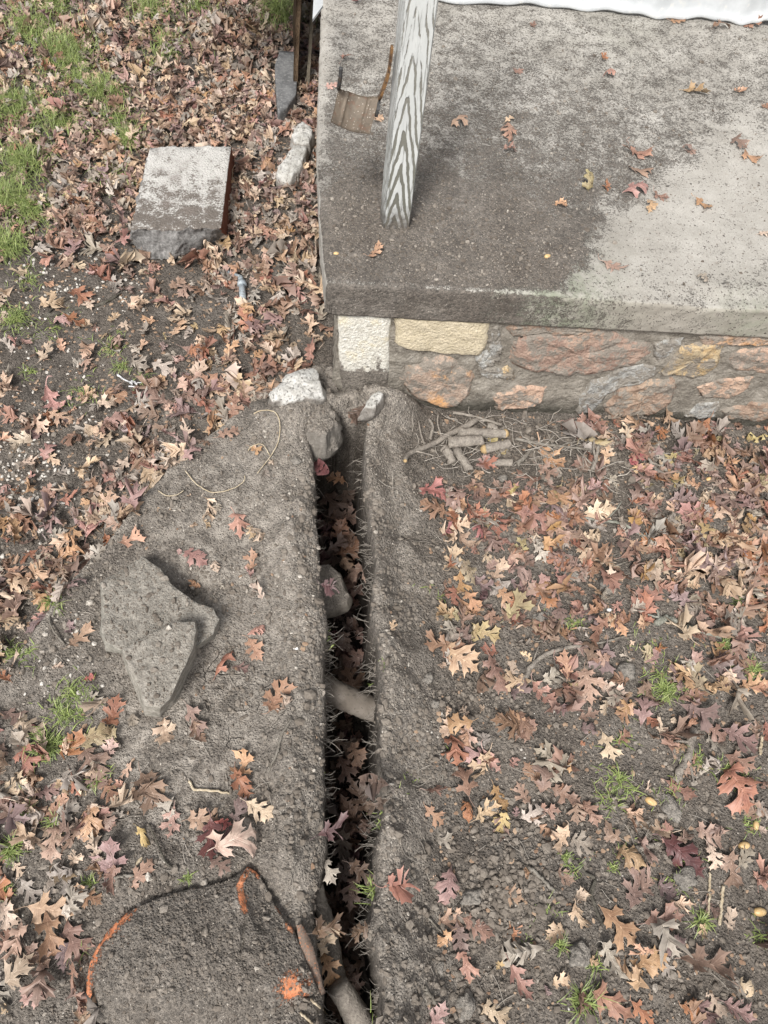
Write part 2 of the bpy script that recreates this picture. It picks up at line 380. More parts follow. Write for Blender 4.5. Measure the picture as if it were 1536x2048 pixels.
def conc_mat():
    n = N('concrete', .8, .35); dc, dh = dirt(n, .12)
    soil = n.attr('soil'); moss = n.attr('moss')
    base = n.ramp(n.noise(7, 6, .7), [(.3, (.27, .252, .222)), (.5, (.365, .345, .31)), (.7, (.45, .428, .39))])
    base = n.mix(n.rng(n.noise(330, 3, .7), .35, .7, 0, .5), base, (.22, .205, .18))
    base = n.mix(n.rng(n.noise(40, 5, .75), .56, .7, 0, .35), base, (.24, .20, .16))
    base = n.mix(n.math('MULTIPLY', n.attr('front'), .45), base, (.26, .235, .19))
    base = n.mix(n.math('MULTIPLY', moss, n.rng(n.noise(50, 4), .35, .65, .2, .75)), base, (.17, .19, .13))
    f = n.math('ADD', n.math('ADD', n.math('MULTIPLY', n.noise(440, 2, .8), .40), n.math('MULTIPLY', n.noise(150, 2, .7), .30)), n.math('MULTIPLY', n.noise(20, 4, .65), .30))
    th = n.math('SUBTRACT', .66, n.math('MULTIPLY', soil, .34))
    m = n.rng(f, n.math('SUBTRACT', th, .03), n.math('ADD', th, .03))
    dots = n.math('MULTIPLY', n.math('GREATER_THAN', n.math('ADD', n.xyz(n.vor(230, out='Color'))[0], n.math('MULTIPLY', soil, .85)), 1.02), n.rng(n.vor(230), .42, .25))
    dots2 = n.math('MULTIPLY', n.math('GREATER_THAN', n.math('ADD', n.xyz(n.vor(120, out='Color'))[1], n.math('MULTIPLY', soil, .35)), 1.02), n.rng(n.vor(120), .40, .22))
    m = n.math('MAXIMUM', m, n.math('MULTIPLY', n.math('MAXIMUM', dots, dots2), .85))
    c = n.mix(m, base, dc)
    h = n.math('ADD', n.math('MULTIPLY', n.math('MULTIPLY', dh, m), .8), n.math('ADD', n.math('MULTIPLY', m, .5), n.math('MULTIPLY', n.noise(260, 4, .7), .35)))
    return n.done(c, n.bump(h, .8, .0025))
M['concrete'] = conc_mat()
slab = build_slab()

# generic stone: loops of points from top centre out to the rim, then down to the base outline
def resample(P, n, jit=0, seed=0):
    P = np.asarray(P, float); Q = np.vstack([P, P[:1]]); d = np.r_[0, np.cumsum(np.linalg.norm(np.diff(Q, axis=0), axis=1))]
    t = np.linspace(0, d[-1], n, endpoint=False); O = np.stack([np.interp(t, d, Q[:, k]) for k in range(3)], -1)
    if jit:
        rs = np.random.RandomState(seed); k = rs.randn(n, 3)
        for _ in range(2): k = (np.roll(k, 1, 0) + k * 2 + np.roll(k, -1, 0)) / 4
        O += k * jit
    return O
def rock(name, top, base, mats, nrm=(0, 0, 1), n=72, rings=12, bulge=.0, rough=.003, roundr=.006, jit=.002, seed=0, parent=None, loc=None, nside=7, fs=30, mif=None, closed=True, sink=None):
    T = resample(top, n, jit, seed); B = resample(base, n, jit, seed + 1); nrm = np.array(nrm, float)
    c = T.mean(0); V = [c + nrm * bulge]; rad = [0]
    L = []
    for k in range(1, rings + 1):
        t = k / rings; t2 = 1 - (1 - t) ** 1.25
        L.append(c + (T - c) * t2 * (1 - roundr * .0) + nrm * bulge * (1 - t2 ** 2.5) - nrm * roundr * max(0, (t - .9) / .1) ** 2)
    for k in range(1, nside + 1):
        t = k / nside
        bow = math.sin(math.pi * t) * roundr
        O = T - nrm * roundr + (B - T + nrm * roundr) * t; O = O + (T - c) / (np.linalg.norm(T - c, axis=1)[:, None] + 1e-6) * bow
        L.append(O)
    if closed:
        L.append(c * 0 + B.mean(0) + (B - B.mean(0)) * .5)
    for l in L: V += list(l)
    V = np.array(V)
    for i in range(len(V)):
        p = Vector(V[i] * fs + seed * 3.1); v = mnoise.noise_vector(p) + mnoise.noise_vector(p * 2.7) * .5 + mnoise.noise_vector(p * 6.1) * .25
        V[i] += np.array(v) * rough
    F = [[0, 1 + q, 1 + (q + 1) % n] for q in range(n)]
    for k in range(len(L) - 1):
        F += [[1 + k * n + q, 1 + (k + 1) * n + q, 1 + (k + 1) * n + (q + 1) % n, 1 + k * n + (q + 1) % n] for q in range(n)]
    mi = None
    if mif: mi = [mif(np.mean([V[i] for i in f], 0)) for f in F]
    o = mk(name, V, F, mats, parent=parent, loc=loc if loc is not None else np.array([B[:, 0].mean(), B[:, 1].mean(), B[:, 2].min()]), mi=mi)
    bm = bmesh.new(); bm.from_mesh(o.data); bmesh.ops.recalc_face_normals(bm, faces=bm.faces); bm.to_mesh(o.data); bm.free()
    return o

# ------------------------------------------------------------------ stone wall below the slab
W0 = FA + fd * .022 + fn * .018
WN = fn                     # plane normal direction
def onw(px, py, out=0.0): return un_plane(px, py, W0 - fn * out, fn)
def wall_stone_mat(name, c1, c2, c3, sc=45, dirtz=0.0):
    n = N(name, .9, .15); f = n.noise(sc, 6, .75); f2 = n.noise(sc * .35, 3, .6)
    c = n.mix(n.rng(f, .35, .62), c1, c2); c = n.mix(n.rng(f2, .5, .68, 0, .9), c, c3)
    c = n.mix(n.rng(n.vor(260), .22, .1, 0, .6), c, (.12, .1, .08))
    c = n.mix(n.rng(n.noise(sc * 1.7, 4, .7), .58, .7, 0, .7), c, (.10, .09, .075)) if 'block' not in name else n.mix(n.rng(n.noise(sc * 2.6, 4, .7), .62, .7, 0, .5), c, (.3, .26, .19))
    if not dirtz and 'block' not in name:
        sm = n.math('ADD', n.math('MULTIPLY', n.noise(21, 5, .75), .7), n.math('MULTIPLY', n.noise(70, 3), .3))
        c = n.mix(n.rng(sm, .465, .53, 0, .92), c, n.mix(n.noise(90, 4, .7), (.14, .125, .105), (.31, .28, .24)))
    if dirtz:
        dc, dh = dirt(n, .8); z = n.xyz(n.co)[2]
        zz = n.math('ADD', z, n.math('MULTIPLY', n.math('SUBTRACT', n.noise(17, 5, .7), .5), .26))
        c = n.mix(n.rng(zz, dirtz + .01, dirtz - .012), c, dc)
    return n.done(c, n.bump(n.math('ADD', n.noise(sc * 2, 6, .75), n.math('MULTIPLY', n.vor(150), -.5)), .9, .005))
def mortar_mat():
    n = N('mortar', .95, .1); f = n.noise(30, 6, .7)
    c = n.ramp(f, [(.3, (.15, .132, .11)), (.5, (.25, .226, .19)), (.7, (.36, .33, .285))])
    c = n.mix(n.rng(n.vor(200), .3, .15, 0, .7), c, (.35, .33, .29))
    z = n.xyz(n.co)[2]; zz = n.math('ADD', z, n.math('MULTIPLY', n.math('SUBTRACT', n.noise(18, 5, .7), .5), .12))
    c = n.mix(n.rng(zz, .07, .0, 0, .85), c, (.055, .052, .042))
    return n.done(c, n.bump(n.math('ADD', n.noise(70, 6, .8), n.math('MULTIPLY', n.vor(120), -.4)), 1, .007))
M['mortar'] = mortar_mat()
M['cream'] = wall_stone_mat('cream_block', (.50, .43, .30), (.62, .54, .40), (.56, .49, .36), 80)
M['white_block'] = wall_stone_mat('whitewashed_block', (.55, .52, .45), (.72, .70, .63), (.66, .60, .46), 80, dirtz=.165)
M['orange_stone'] = wall_stone_mat('orange_stone', (.30, .22, .17), (.42, .33, .265), (.60, .33, .15), 34)
M['red_stone'] = wall_stone_mat('red_stone', (.25, .17, .135), (.36, .26, .205), (.42, .29, .21), 30)
M['yellow_stone'] = wall_stone_mat('yellow_stone', (.48, .33, .17), (.46, .37, .24), (.28, .23, .16), 40)
M['grey_stone'] = wall_stone_mat('grey_stone', (.24, .235, .22), (.40, .395, .37), (.30, .29, .27), 40)
M['salmon_stone'] = wall_stone_mat('salmon_stone', (.40, .27, .20), (.50, .36, .27), (.30, .24, .20), 40)
M['brown_stone'] = wall_stone_mat('brown_stone', (.22, .15, .11), (.34, .25, .19), (.40, .30, .22), 30)
def build_wall():
    base = W0 * np.array([1, 1, 0])
    wl = thing('stone_wall', 'mortared rubble stone wall with cream corner blocks carrying the porch slab', 'stone wall', base)
    zb = -.12; zt = ZS - TH + .012
    ul = np.concatenate([-np.arange(1.3, 0, -.02), np.arange(0, 1.6, .007), np.arange(1.6, 2.6, .02)]); zl = np.arange(zb, zt, .007)
    u, z = np.meshgrid(ul, zl, indexing='ij')
    s = u - ul[0]; x = np.maximum(u, 0); yb = np.maximum(-u, 0)
    rec = .0005 + .020 * fbm(u * 14, z * 14, 4, 81) + .010 * fbm(u * 50, z * 50, 4, 82) + .010 * ss(.2, .0, z) * fbm(u * 5, z * 3, 2, 83)
    P = W0[None, None, :2] + x[..., None] * fd[:2] + yb[..., None] * fn[:2]
    P = P + np.where((u > 0)[..., None], rec[..., None] * fn[:2], rec[..., None] * fd[:2])
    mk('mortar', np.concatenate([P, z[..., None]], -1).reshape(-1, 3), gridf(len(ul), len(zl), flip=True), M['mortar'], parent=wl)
    spec = [
     ('white_block', 'white_block', [(677, 630), (720, 631), (779, 635), (777, 700), (775, 770), (776, 830), (684, 830), (681, 740), (679, 690)], .006, .002, 'pale whitewashed corner block, lower half coated with soil'),
     ('cream_block', 'cream', [(800, 634), (880, 636), (977, 640), (974, 670), (970, 697), (957, 714), (905, 710), (850, 705), (815, 699), (793, 691), (797, 670), (795, 655)], .012, .0025, 'smooth cream rectangular block under the slab'),
     ('stone', 'orange_stone', [(806, 765), (822, 738), (850, 725), (890, 722), (930, 738), (946, 760), (938, 792), (915, 815), (880, 818), (850, 806), (820, 790)], .016, .005, 'rounded stone with an orange patch beside the corner'),
     ('stone', 'red_stone', [(1026, 720), (1030, 692), (1050, 674), (1110, 668), (1170, 668), (1230, 672), (1295, 690), (1303, 712), (1270, 732), (1210, 744), (1150, 752), (1090, 748), (1045, 738)], .016, .006, 'long reddish brown stone'),
     ('stone', 'brown_stone', [(1018, 655), (1080, 650), (1150, 656), (1190, 662), (1140, 672), (1080, 664), (1040, 676), (1022, 670)], .012, .004, None),
     ('stone', 'yellow_stone', [(1320, 750), (1340, 718), (1368, 698), (1400, 693), (1448, 688), (1442, 712), (1432, 740), (1410, 757), (1375, 756), (1345, 750)], .014, .004, 'bright yellow stone'),
     ('stone', 'grey_stone', [(1158, 800), (1185, 768), (1235, 742), (1290, 728), (1315, 732), (1316, 748), (1285, 768), (1240, 775), (1205, 795), (1180, 828), (1155, 832)], .014, .005, 'slanting light grey stone'),
     ('stone', 'brown_stone', [(1205, 815), (1240, 785), (1300, 768), (1350, 764), (1352, 780), (1332, 820), (1280, 832), (1225, 832)], .018, .006, None),
     ('stone', 'salmon_stone', [(1392, 775), (1430, 762), (1475, 757), (1505, 762), (1495, 785), (1450, 800), (1405, 796)], .012, .004, 'salmon pink stone'),
     ('stone', 'salmon_stone', [(1452, 715), (1480, 703), (1536, 700), (1640, 700), (1650, 748), (1540, 748), (1480, 742), (1455, 735)], .012, .004, None),
     ('stone', 'orange_stone', [(1395, 676), (1460, 672), (1600, 672), (1600, 688), (1470, 690), (1400, 690)], .010, .003, None),
     ('stone', 'brown_stone', [(1440, 822), (1500, 808), (1600, 806), (1620, 836), (1500, 842), (1450, 838)], .012, .004, None),
     ('stone', 'salmon_stone', [(985, 800), (1010, 785), (1050, 776), (1092, 782), (1085, 806), (1040, 820), (1000, 824)], .014, .005, None),
     ('stone', 'grey_stone', [(1360, 835), (1400, 808), (1440, 806), (1430, 836)], .010, .004, None),
     ('stone', 'grey_stone', [(962, 740), (990, 738), (1018, 750), (1015, 758), (985, 757), (964, 752)], .012, .003, 'small whitish sliver of stone'),
     ('stone', 'yellow_stone', [(1004, 746), (1014, 738), (1026, 746), (1026, 760), (1010, 760)], .014, .002, None),
     ('stone', 'grey_stone', [(985, 655), (1000, 650), (1004, 690), (1000, 725), (985, 720), (980, 690)], .008, .004, None),
     ('stone', 'grey_stone', [(1310, 690), (1340, 680), (1362, 684), (1335, 712), (1315, 728), (1306, 710)], .010, .003, None),
     ('stone', 'grey_stone', [(950, 722), (965, 708), (985, 712), (990, 730), (965, 738)], .010, .003, None),
    ]
    for k, (nm, m, P, out, rg, lab) in enumerate(spec):
        out = out if 'block' in nm else out * .6
        T = [onw(a, b, out) for a, b in P]; c = np.mean(T, 0)
        B = [c + (t - c) * 1.10 + fn * (out + .02) for t in T]
        o = rock(nm, T, B, M[m], nrm=-fn, n=70, rings=9, bulge=.002 if 'block' in nm else .001, rough=rg * 1.3, roundr=.003 if 'block' in nm else .009, jit=.0012 if 'block' in nm else .003, seed=k + 5, parent=wl, nside=4, closed=False, fs=28)
        if lab: o['label'] = lab
    # pale return face of the corner along the slab's left edge
    return wl
wall = build_wall()

# ------------------------------------------------------------------ house edge above the slab
M['vinyl'] = simple('white_vinyl', (.40, .415, .42), (.47, .485, .49), 12, .45, .4, .0008, (.5, .5, .48))
M['dark'] = simple('gap_shade', (.012, .010, .008), (.03, .024, .018), 30, .9, .1)  # near-black colour standing in for the shade inside the gap
def build_house():
    pts = [(800, -8), (870, 0), (1000, 7), (1100, 12), (1200, 20), (1290, 31), (1360, 36), (1440, 40), (1500, 47), (1545, 50), (1700, 58)]
    P = np.array([un(a, b, ZS + .006) for a, b in pts]); P = spline(P, 90)
    lip = np.array([.0 + .004 * math.sin(k * .35) + .003 * math.sin(k * .9) for k in range(90)])
    base = P[45]
    hs_ = thing('house_wall', 'white house siding with a curled bottom strip at the back of the porch slab', 'house wall', base)
    prof = [(-.002, .012), (-.008, .004), (-.004, -.001), (.004, .0), (.012, .006), (.018, .014), (.022, .026), (.024, .05), (.026, .08)]
    V = [];
    for k in range(90):
        for (b, z) in prof: V.append(P[k] + fn * (b + lip[k] * .8) + np.array([0, 0, z + lip[k] * .6 + (.008 * math.exp(-((k - 78) / 4.) ** 2) if z < .05 else 0)]))
    mk('flashing', V, gridf(90, len(prof)), M['vinyl'], parent=hs_)
    ds = (P[-1] - P[0]); ds = ds / np.linalg.norm(ds); nn = np.array([-ds[1], ds[0], 0])
    a0 = P[0] - ds * .75
    V = []; z0 = ZS + .07
    for k in range(3):
        for q in range(7):
            for (b, z) in ((.030, .0), (.022, .004), (.034, .118)):
                V.append(a0 + ds * k * 1.2 + nn * b + np.array([0, 0, z0 - a0[2] + q * .12 + z]))
    mk('siding', V, gridf(3, 21), M['vinyl'], parent=hs_, smooth=False)
    # low foundation closing the crawl space under the slab's back
    f0 = un(560, -70, .0); f1 = un(660, -70, .0)
    return hs_
house = build_house()

def box_between(name, A, B, half_u, half_v, udir, mats, parent=None, n=10, rough=.002, seed=0, loc=None, taper=1.0, jag=0):
    """board from A to B with a rectangular section, slightly worn"""
    A = np.array(A, float); B = np.array(B, float); T = (B - A) / np.linalg.norm(B - A)
    u = np.array(udir, float); u = u - T * (u @ T); u /= np.linalg.norm(u); v = np.cross(T, u)
    sec = []
    e = .12
    for (a, b) in ((-1, -1 + e), (-1 + e, -1), (-.3, -1), (.3, -1), (1 - e, -1), (1, -1 + e), (1, -.3), (1, .3), (1, 1 - e), (1 - e, 1), (.3, 1), (-.3, 1), (-1 + e, 1), (-1, 1 - e), (-1, .3), (-1, -.3)): sec.append((a, b))
    V = []; m = len(sec)
    for k in range(n + 1):
        t = k / n; c = A + (B - A) * t; sc = 1 + (taper - 1) * t
        for (a, b) in sec:
            p = c + u * a * half_u * sc + v * b * half_v * sc
            if k in (0, n) and jag: p = p + T * (mnoise.noise(Vector(p * 90)) * jag)
            p = p + np.array(mnoise.noise_vector(Vector(p * 40 + seed))) * rough
            V.append(p)
    F = [[k * m + q, k * m + (q + 1) % m, (k + 1) * m + (q + 1) % m, (k + 1) * m + q] for k in range(n) for q in range(m)]
    F += [list(range(m))[::-1], [n * m + q for q in range(m)]]
    return mk(name, V, F, mats, parent=parent, loc=loc if loc is not None else A, smooth=False)

# crawl space boards at the left edge of the slab
M['old_board'] = simple('old_board', (.055, .036, .022), (.12, .085, .055), 60, .9, .1, .002, (.03, .02, .014), (6, 6, 1))
M['stake'] = simple('grey_stake', (.10, .085, .06), (.17, .15, .12), 60, .9, .1, .001, None, (8, 8, 1))
g = on_ground(592, 192); xb = g[0]; yb = g[1]
V = []; nz, nyy = 26, 16
for i in range(nz):
    for j in range(nyy):
        z = -.03 + i * .026; y = yb + j * .08 + .010 * math.sin(i * 1.1)
        x = xb + .004 + z * .065 + .004 * math.sin(j * .9) + .003 * mnoise.noise(Vector((0, y * 10, z * 12)))
        V.append((x, y, z))
V2 = [(x - .016, y, z) for x, y, z in V]
Fa = gridf(nz, nyy).tolist(); nb = len(V)
F = Fa + [[a + nb for a in f[::-1]] for f in Fa]
for i in range(nz - 1): F.append([i * nyy, (i + 1) * nyy, (i + 1) * nyy + nb, i * nyy + nb])
for j in range(nyy - 1): F.append([(nz - 1) * nyy + j, (nz - 1) * nyy + j + 1, (nz - 1) * nyy + j + 1 + nb, (nz - 1) * nyy + j + nb])
bd = mk('board', V + V2, F, M['old_board'], loc=g)
tag(bd, 'dark brown weathered board standing on edge against the left side of the porch', 'board')
s0 = on_ground(613, 192); s0b = s0.copy(); s0b[1] += .02
s1 = un_plane(628, -30, s0b + np.array([0, .10, 0]), np.array([0, 1., 0]))
st = box_between('stake', s0b - np.array([0, 0, .03]), s1, .006, .005, (1, 0, 0), M['stake'], n=12, rough=.002)
tag(st, 'thin greyish wooden stake standing in the dark gap beside the porch slab', 'stake')
# foundation backing added to close the gap and keep it black
fw = box_between('foundation_backing', (xb + .0, yb + .62, .28), (xb + 2.2, yb + .75, .28), .05, .33, (0, 1, 0), M['dark'], n=12)
tag(fw, 'dark foundation backing added to blacken the gap left of the porch', 'foundation')
# white trim corner hanging beyond the slab
tz = .66
T = [un(a, b, tz) for a, b in ((627, -90), (627, 0), (625, 39), (636, 24), (646, 10), (647, -90))]
V = [t for t in T] + [t + np.array([0, 0, -.006]) for t in T]; m = len(T)
F = [list(range(m)), [m + q for q in range(m)][::-1]] + [[q, q + m, (q + 1) % m + m, (q + 1) % m] for q in range(m)]
tr = mk('trim_board', V, F, M['vinyl'], loc=T[0], smooth=False)
tag(tr, 'pointed end of white trim hanging over the gap at the top edge of the view', 'trim')

# ------------------------------------------------------------------ weathered post
def post_mat():
    n = N('weathered_post', .75, .25)
    uv = n.attr('puv', 'Vector'); c = n.xyz(uv); u = c[0]; v = c[1]
    wob = n.math('MULTIPLY', n.math('SUBTRACT', n.noise(9, 3, .5, uv), .5), .022)
    wob2 = n.math('MULTIPLY', n.math('SUBTRACT', n.noise(60, 3, .6, uv), .5), .0035)
    uc = n.math('ADD', n.math('SUBTRACT', u, .006), wob)
    r = n.math('SQRT', n.math('ADD', n.math('MULTIPLY', uc, uc), .000012))
    fld = n.math('ADD', n.math('ADD', n.math('MULTIPLY', r, 1.0), n.math('MULTIPLY', n.math('POWER', n.math('ADD', v, .02), .8), .155)), wob2)
    rings = n.math('SINE', n.math('MULTIPLY', fld, 500.0))
    rings = n.math('ADD', rings, n.math('MULTIPLY', n.math('SUBTRACT', n.noise(16, 4, .7, uv), .5), 2.4))
    mp = n.t.nodes.new('ShaderNodeMapping'); n.lk(uv, mp.inputs[0]); mp.inputs['Scale'].default_value = (160, 6, 160)
    streak = n.noise(1.0, 4, .7, mp.outputs[0])
    wear = n.rng(v, .75, .05, .0, 1.0)                # more bare wood towards the foot
    thr = n.math('ADD', n.math('MULTIPLY', wear, -1.0), 1.2)
    bare = n.rng(n.math('ADD', rings, n.math('MULTIPLY', n.math('SUBTRACT', streak, .5), 2.4)), n.math('SUBTRACT', thr, .22), n.math('ADD', thr, .25))
    bare = n.math('MAXIMUM', bare, n.math('MULTIPLY', n.rng(streak, .57, .68), .75))
    paint = n.mix(n.noise(30, 3), (.44, .455, .44), (.60, .61, .595)); bare = n.math('MULTIPLY', bare, .88)
    wood = n.mix(n.rng(v, .0, .6), (.065, .063, .044), (.22, .205, .18)); wood = n.mix(streak, wood, n.mix(.5, wood, (.17, .165, .12)))
    col = n.mix(bare, paint, wood)
    foot = n.rng(n.math('ADD', v, n.math('MULTIPLY', n.math('SUBTRACT', n.noise(70, 4), .5), .10)), .075, .0, 0, .92)
    dc, dh = dirt(n); col = n.mix(foot, col, dc)
    knot = n.rng(n.math('SQRT', n.math('ADD', n.math('POWER', n.math('SUBTRACT', u, .0), 2.0), n.math('POWER', n.math('SUBTRACT', v, .545), 2.0))), .006, .003)
    col = n.mix(knot, col, (.12, .045, .02))
    return n.done(col, n.bump(n.math('MULTIPLY', bare, -1.0), .8, .0022))
M['post'] = post_mat()
PB = un(789, 443, ZS); PY = PB[1]
pc = un_plane(841, -40, PB, np.array([0, 1., 0]))       # post axis further up
pdir = (pc - PB) / np.linalg.norm(pc - PB)
def build_post():
    hw = .0305; V = []; UV = []
    u = np.array([1, 0, 0.]) - pdir * pdir[0]; u /= np.linalg.norm(u); u = u * math.cos(.10) + np.cross(pdir, u) * math.sin(.10) * 1; v = np.cross(pdir, u)
    sec = []
    for s_, (a0, b0), (a1, b1) in ((0, (-1, -1), (1, -1)), (1, (1, -1), (1, 1)), (2, (1, 1), (-1, 1)), (3, (-1, 1), (-1, -1))):
        for t in np.linspace(.04, .96, 9): sec.append((a0 + (a1 - a0) * t, b0 + (b1 - b0) * t, s_, t))
    H = 1.0; nk = 110; m = len(sec)
    for k in range(nk):
        t = k / (nk - 1) * H - .012
        for (a, b, s_, tt) in sec:
            p = PB + pdir * t + u * a * hw - v * b * hw * .8
            V.append(p + np.array(mnoise.noise_vector(Vector((p[0] * 200, p[1] * 200, p[2] * 25)))) * .0007)
            UV.append(((tt - .5) * 2 * hw + (0 if s_ == 2 else .09 * (s_ + 1)), t, s_ * .3))
    F = [[k * m + q, k * m + (q + 1) % m, (k + 1) * m + (q + 1) % m, (k + 1) * m + q] for k in range(nk - 1) for q in range(m)]
    F.append([(nk - 1) * m + q for q in range(m)])
    o = mk('post', V, F, M['post'], loc=PB, smooth=False); vattr(o, 'puv', UV)
    bm = bmesh.new(); bm.from_mesh(o.data); bmesh.ops.recalc_face_normals(bm, faces=bm.faces); bm.to_mesh(o.data); bm.free()
    return tag(o, 'square wooden post with peeling white paint standing on the porch slab', 'post')
post = build_post()

# ------------------------------------------------------------------ rusty bracket hanging on the post
def rust_mat(name, a, b, c3):
    n = N(name, .65, .4); n.b.inputs['Metallic'].default_value = .25
    f = n.noise(35, 6, .7); c = n.mix(n.rng(f, .35, .62), a, b); c = n.mix(n.rng(n.noise(90, 4), .52, .66, 0, .8), c, c3)
    c = n.mix(n.rng(n.vor(150), .22, .12, 0, .8), c, (.35, .31, .26))
    return n.done(c, n.bump(n.noise(140, 4), .6, .0015))
M['rust'] = rust_mat('rusty_sheet', (.105, .085, .065), (.15, .12, .09), (.13, .08, .055))
M['strap'] = rust_mat('rusty_strap', (.05, .035, .028), (.22, .12, .05), (.04, .03, .026))
M['iron'] = rust_mat('dark_iron', (.035, .035, .037), (.06, .06, .06), (.05, .035, .025))
def build_bracket():
    c0 = un_plane(708, 222, PB + np.array([0, -.01, 0]), np.array([0, 1., 0]))
    nrm = np.array([0.02, -.62, .78]); nrm /= np.linalg.norm(nrm)
    P = [un_plane(a, b, c0, nrm) for a, b in ((677, 178), (758, 197), (738, 272), (661, 246))]   # TL TR BR BL
    br = thing('gutter_bracket', 'rusty curved metal plate hung by straps from the white post', 'bracket', P[3])
    nu, nv = 46, 16; V = []
    for i in range(nu):
        s = i / (nu - 1)
        for j in range(nv):
            t = j / (nv - 1)
            p = (P[3] * (1 - s) + P[2] * s) * (1 - t) + (P[0] * (1 - s) + P[1] * s) * t
            rib = .0035 * (math.exp(-((s - .24) / .03) ** 2) + math.exp(-((s - .77) / .03) ** 2))
            curve = -.012 * math.sin(math.pi * s) + .006 * (t - .5) ** 2 * 4 + (.004 if s > .82 else 0) * 1
            V.append(p + nrm * (rib + curve) + np.array(mnoise.noise_vector(Vector(p * 60))) * .0012)
    nn = len(V); V2 = [v - nrm * .0022 for v in V]; Fg = gridf(nu, nv).tolist()
    F = Fg + [[a + nn for a in f[::-1]] for f in Fg]
    for i in range(nu - 1): F += [[i * nv, (i + 1) * nv, (i + 1) * nv + nn, i * nv + nn], [i * nv + nv - 1, i * nv + nv - 1 + nn, (i + 1) * nv + nv - 1 + nn, (i + 1) * nv + nv - 1]]
    for j in range(nv - 1): F += [[j, j + nn, j + 1 + nn, j + 1], [(nu - 1) * nv + j, (nu - 1) * nv + j + 1, (nu - 1) * nv + j + 1 + nn, (nu - 1) * nv + j + nn]]
    mk('plate', V, F, M['rust'], parent=br) if False else mk('plate', V + V2, F, M['rust'], parent=br)
    y = np.array([0, 1., 0])
    q = lambda a, b, dy=0: un_plane(a, b, c0 + np.array([0, dy, 0]), y)
    V, F = tube(spline([P[0] + nrm * .002, q(678, 172), q(681, 150), q(682, 135)], 10), .0038, 8, .08); mk('rod', V, F, M['iron'], parent=br)
    dS = [P[1] + nrm * .002, q(762, 190), q(770, 168), q(777, 145), q(781, 118), q(784, 94)]
    S_ = spline(dS, 26); V = []
    for k, p in enumerate(S_):
        for (a, b) in ((-1, -1), (1, -1), (1, 1), (-1, 1)): V.append(p + np.array([a * .0024, b * .007, 0]))
    F = [[k * 4 + r, k * 4 + (r + 1) % 4, (k + 1) * 4 + (r + 1) % 4, (k + 1) * 4 + r] for k in range(25) for r in range(4)] + [[0, 1, 2, 3], [103, 102, 101, 100]]
    mk('strap', V, F, M['strap'], parent=br, smooth=False)
    V = []
    S_ = spline([P[1] + nrm * .001, q(757, 215), q(752, 232)], 10)
    for k, p in enumerate(S_):
        for (a, b) in ((-1, -1), (1, -1), (1, 1), (-1, 1)): V.append(p + np.array([a * .003, b * .004, 0]))
    F = [[k * 4 + r, k * 4 + (r + 1) % 4, (k + 1) * 4 + (r + 1) % 4, (k + 1) * 4 + r] for k in range(9) for r in range(4)] + [[0, 1, 2, 3], [39, 38, 37, 36]]
    mk('strap', V, F, M['iron'], parent=br, smooth=False)
build_bracket()

# ------------------------------------------------------------------ stones, blocks and rubble
M['flag'] = dirty('flagstone', (.19, .18, .155), (.36, .34, .295), .70, .55, 50, None)
M['flag_yellow'] = dirty('yellowish_flagstone', (.21, .195, .165), (.38, .355, .31), .74, .5, 60, None)
def ww_mat():
    n = N('whitewashed_stone', .85, .25); f = n.noise(45, 5, .7)
    c = n.mix(n.rng(f, .35, .65), (.40, .385, .35), (.56, .55, .52)); c = n.mix(n.rng(n.noise(190, 4, .8), .56, .64, 0, .85), c, (.07, .06, .05))
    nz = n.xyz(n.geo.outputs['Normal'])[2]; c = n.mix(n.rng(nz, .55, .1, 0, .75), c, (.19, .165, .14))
    return n.done(c, n.bump(n.math('ADD', n.noise(110, 5, .8), n.math('MULTIPLY', n.rng(n.noise(190, 4, .8), .56, .64), -.5)), .9, .004))
M['whitewash'] = ww_mat()
M['lump'] = dirty('soil_covered_stone', (.16, .145, .125), (.24, .22, .195), .25, .95, 40, None)
M['slate'] = simple('slate', (.10, .10, .10), (.17, .17, .168), 30, .7, .3, .0015, (.24, .24, .23))
def gz(px, py): return float(on_ground(px, py)[2])

def dense(P, k=14):
    Q = []
    P = list(P)
    for i in range(len(P)):
        a = np.array(P[i]); b = np.array(P[(i + 1) % len(P)])
        for t in range(k): Q.append(a + (b - a) * t / k)
    return Q
def block(name, T, B, mats, mif, loc, rough=.0012, face_rough=None, rings=14, nside=9, fs=60, seed=1):
    T = np.array(dense(T)); B = np.array(dense(B)); n = len(T); c = T.mean(0)
    L = [c + (T - c) * (k / rings) for k in range(1, rings + 1)]
    L[-1] = L[-1] - np.array([0, 0, .0015]); L[-2] = c + (T - c) * .985
    for k in range(1, nside + 1): L.append(T + (B - T) * k / nside)
    V = np.vstack([c[None]] + L)
    F = [[0, 1 + q, 1 + (q + 1) % n] for q in range(n)]
    for k in range(len(L) - 1): F += [[1 + k * n + q, 1 + (k + 1) * n + q, 1 + (k + 1) * n + (q + 1) % n, 1 + k * n + (q + 1) % n] for q in range(n)]
    mi = [mif(V[f].mean(0)) for f in F]
    amp = np.full(len(V), rough)
    for f, m in zip(F, mi):
        if m == 1: amp[f] = face_rough or rough
    for i in range(len(V)):
        p = Vector(V[i] * fs + seed); V[i] += np.array(mnoise.noise_vector(p) + mnoise.noise_vector(p * 2.5) * .5 + mnoise.noise_vector(p * .35) * .9) * amp[i]
    o = mk(name, V, F, mats, loc=loc, mi=mi)
    bm = bmesh.new(); bm.from_mesh(o.data); bmesh.ops.recalc_face_normals(bm, faces=bm.faces); bm.to_mesh(o.data); bm.free()
    return o

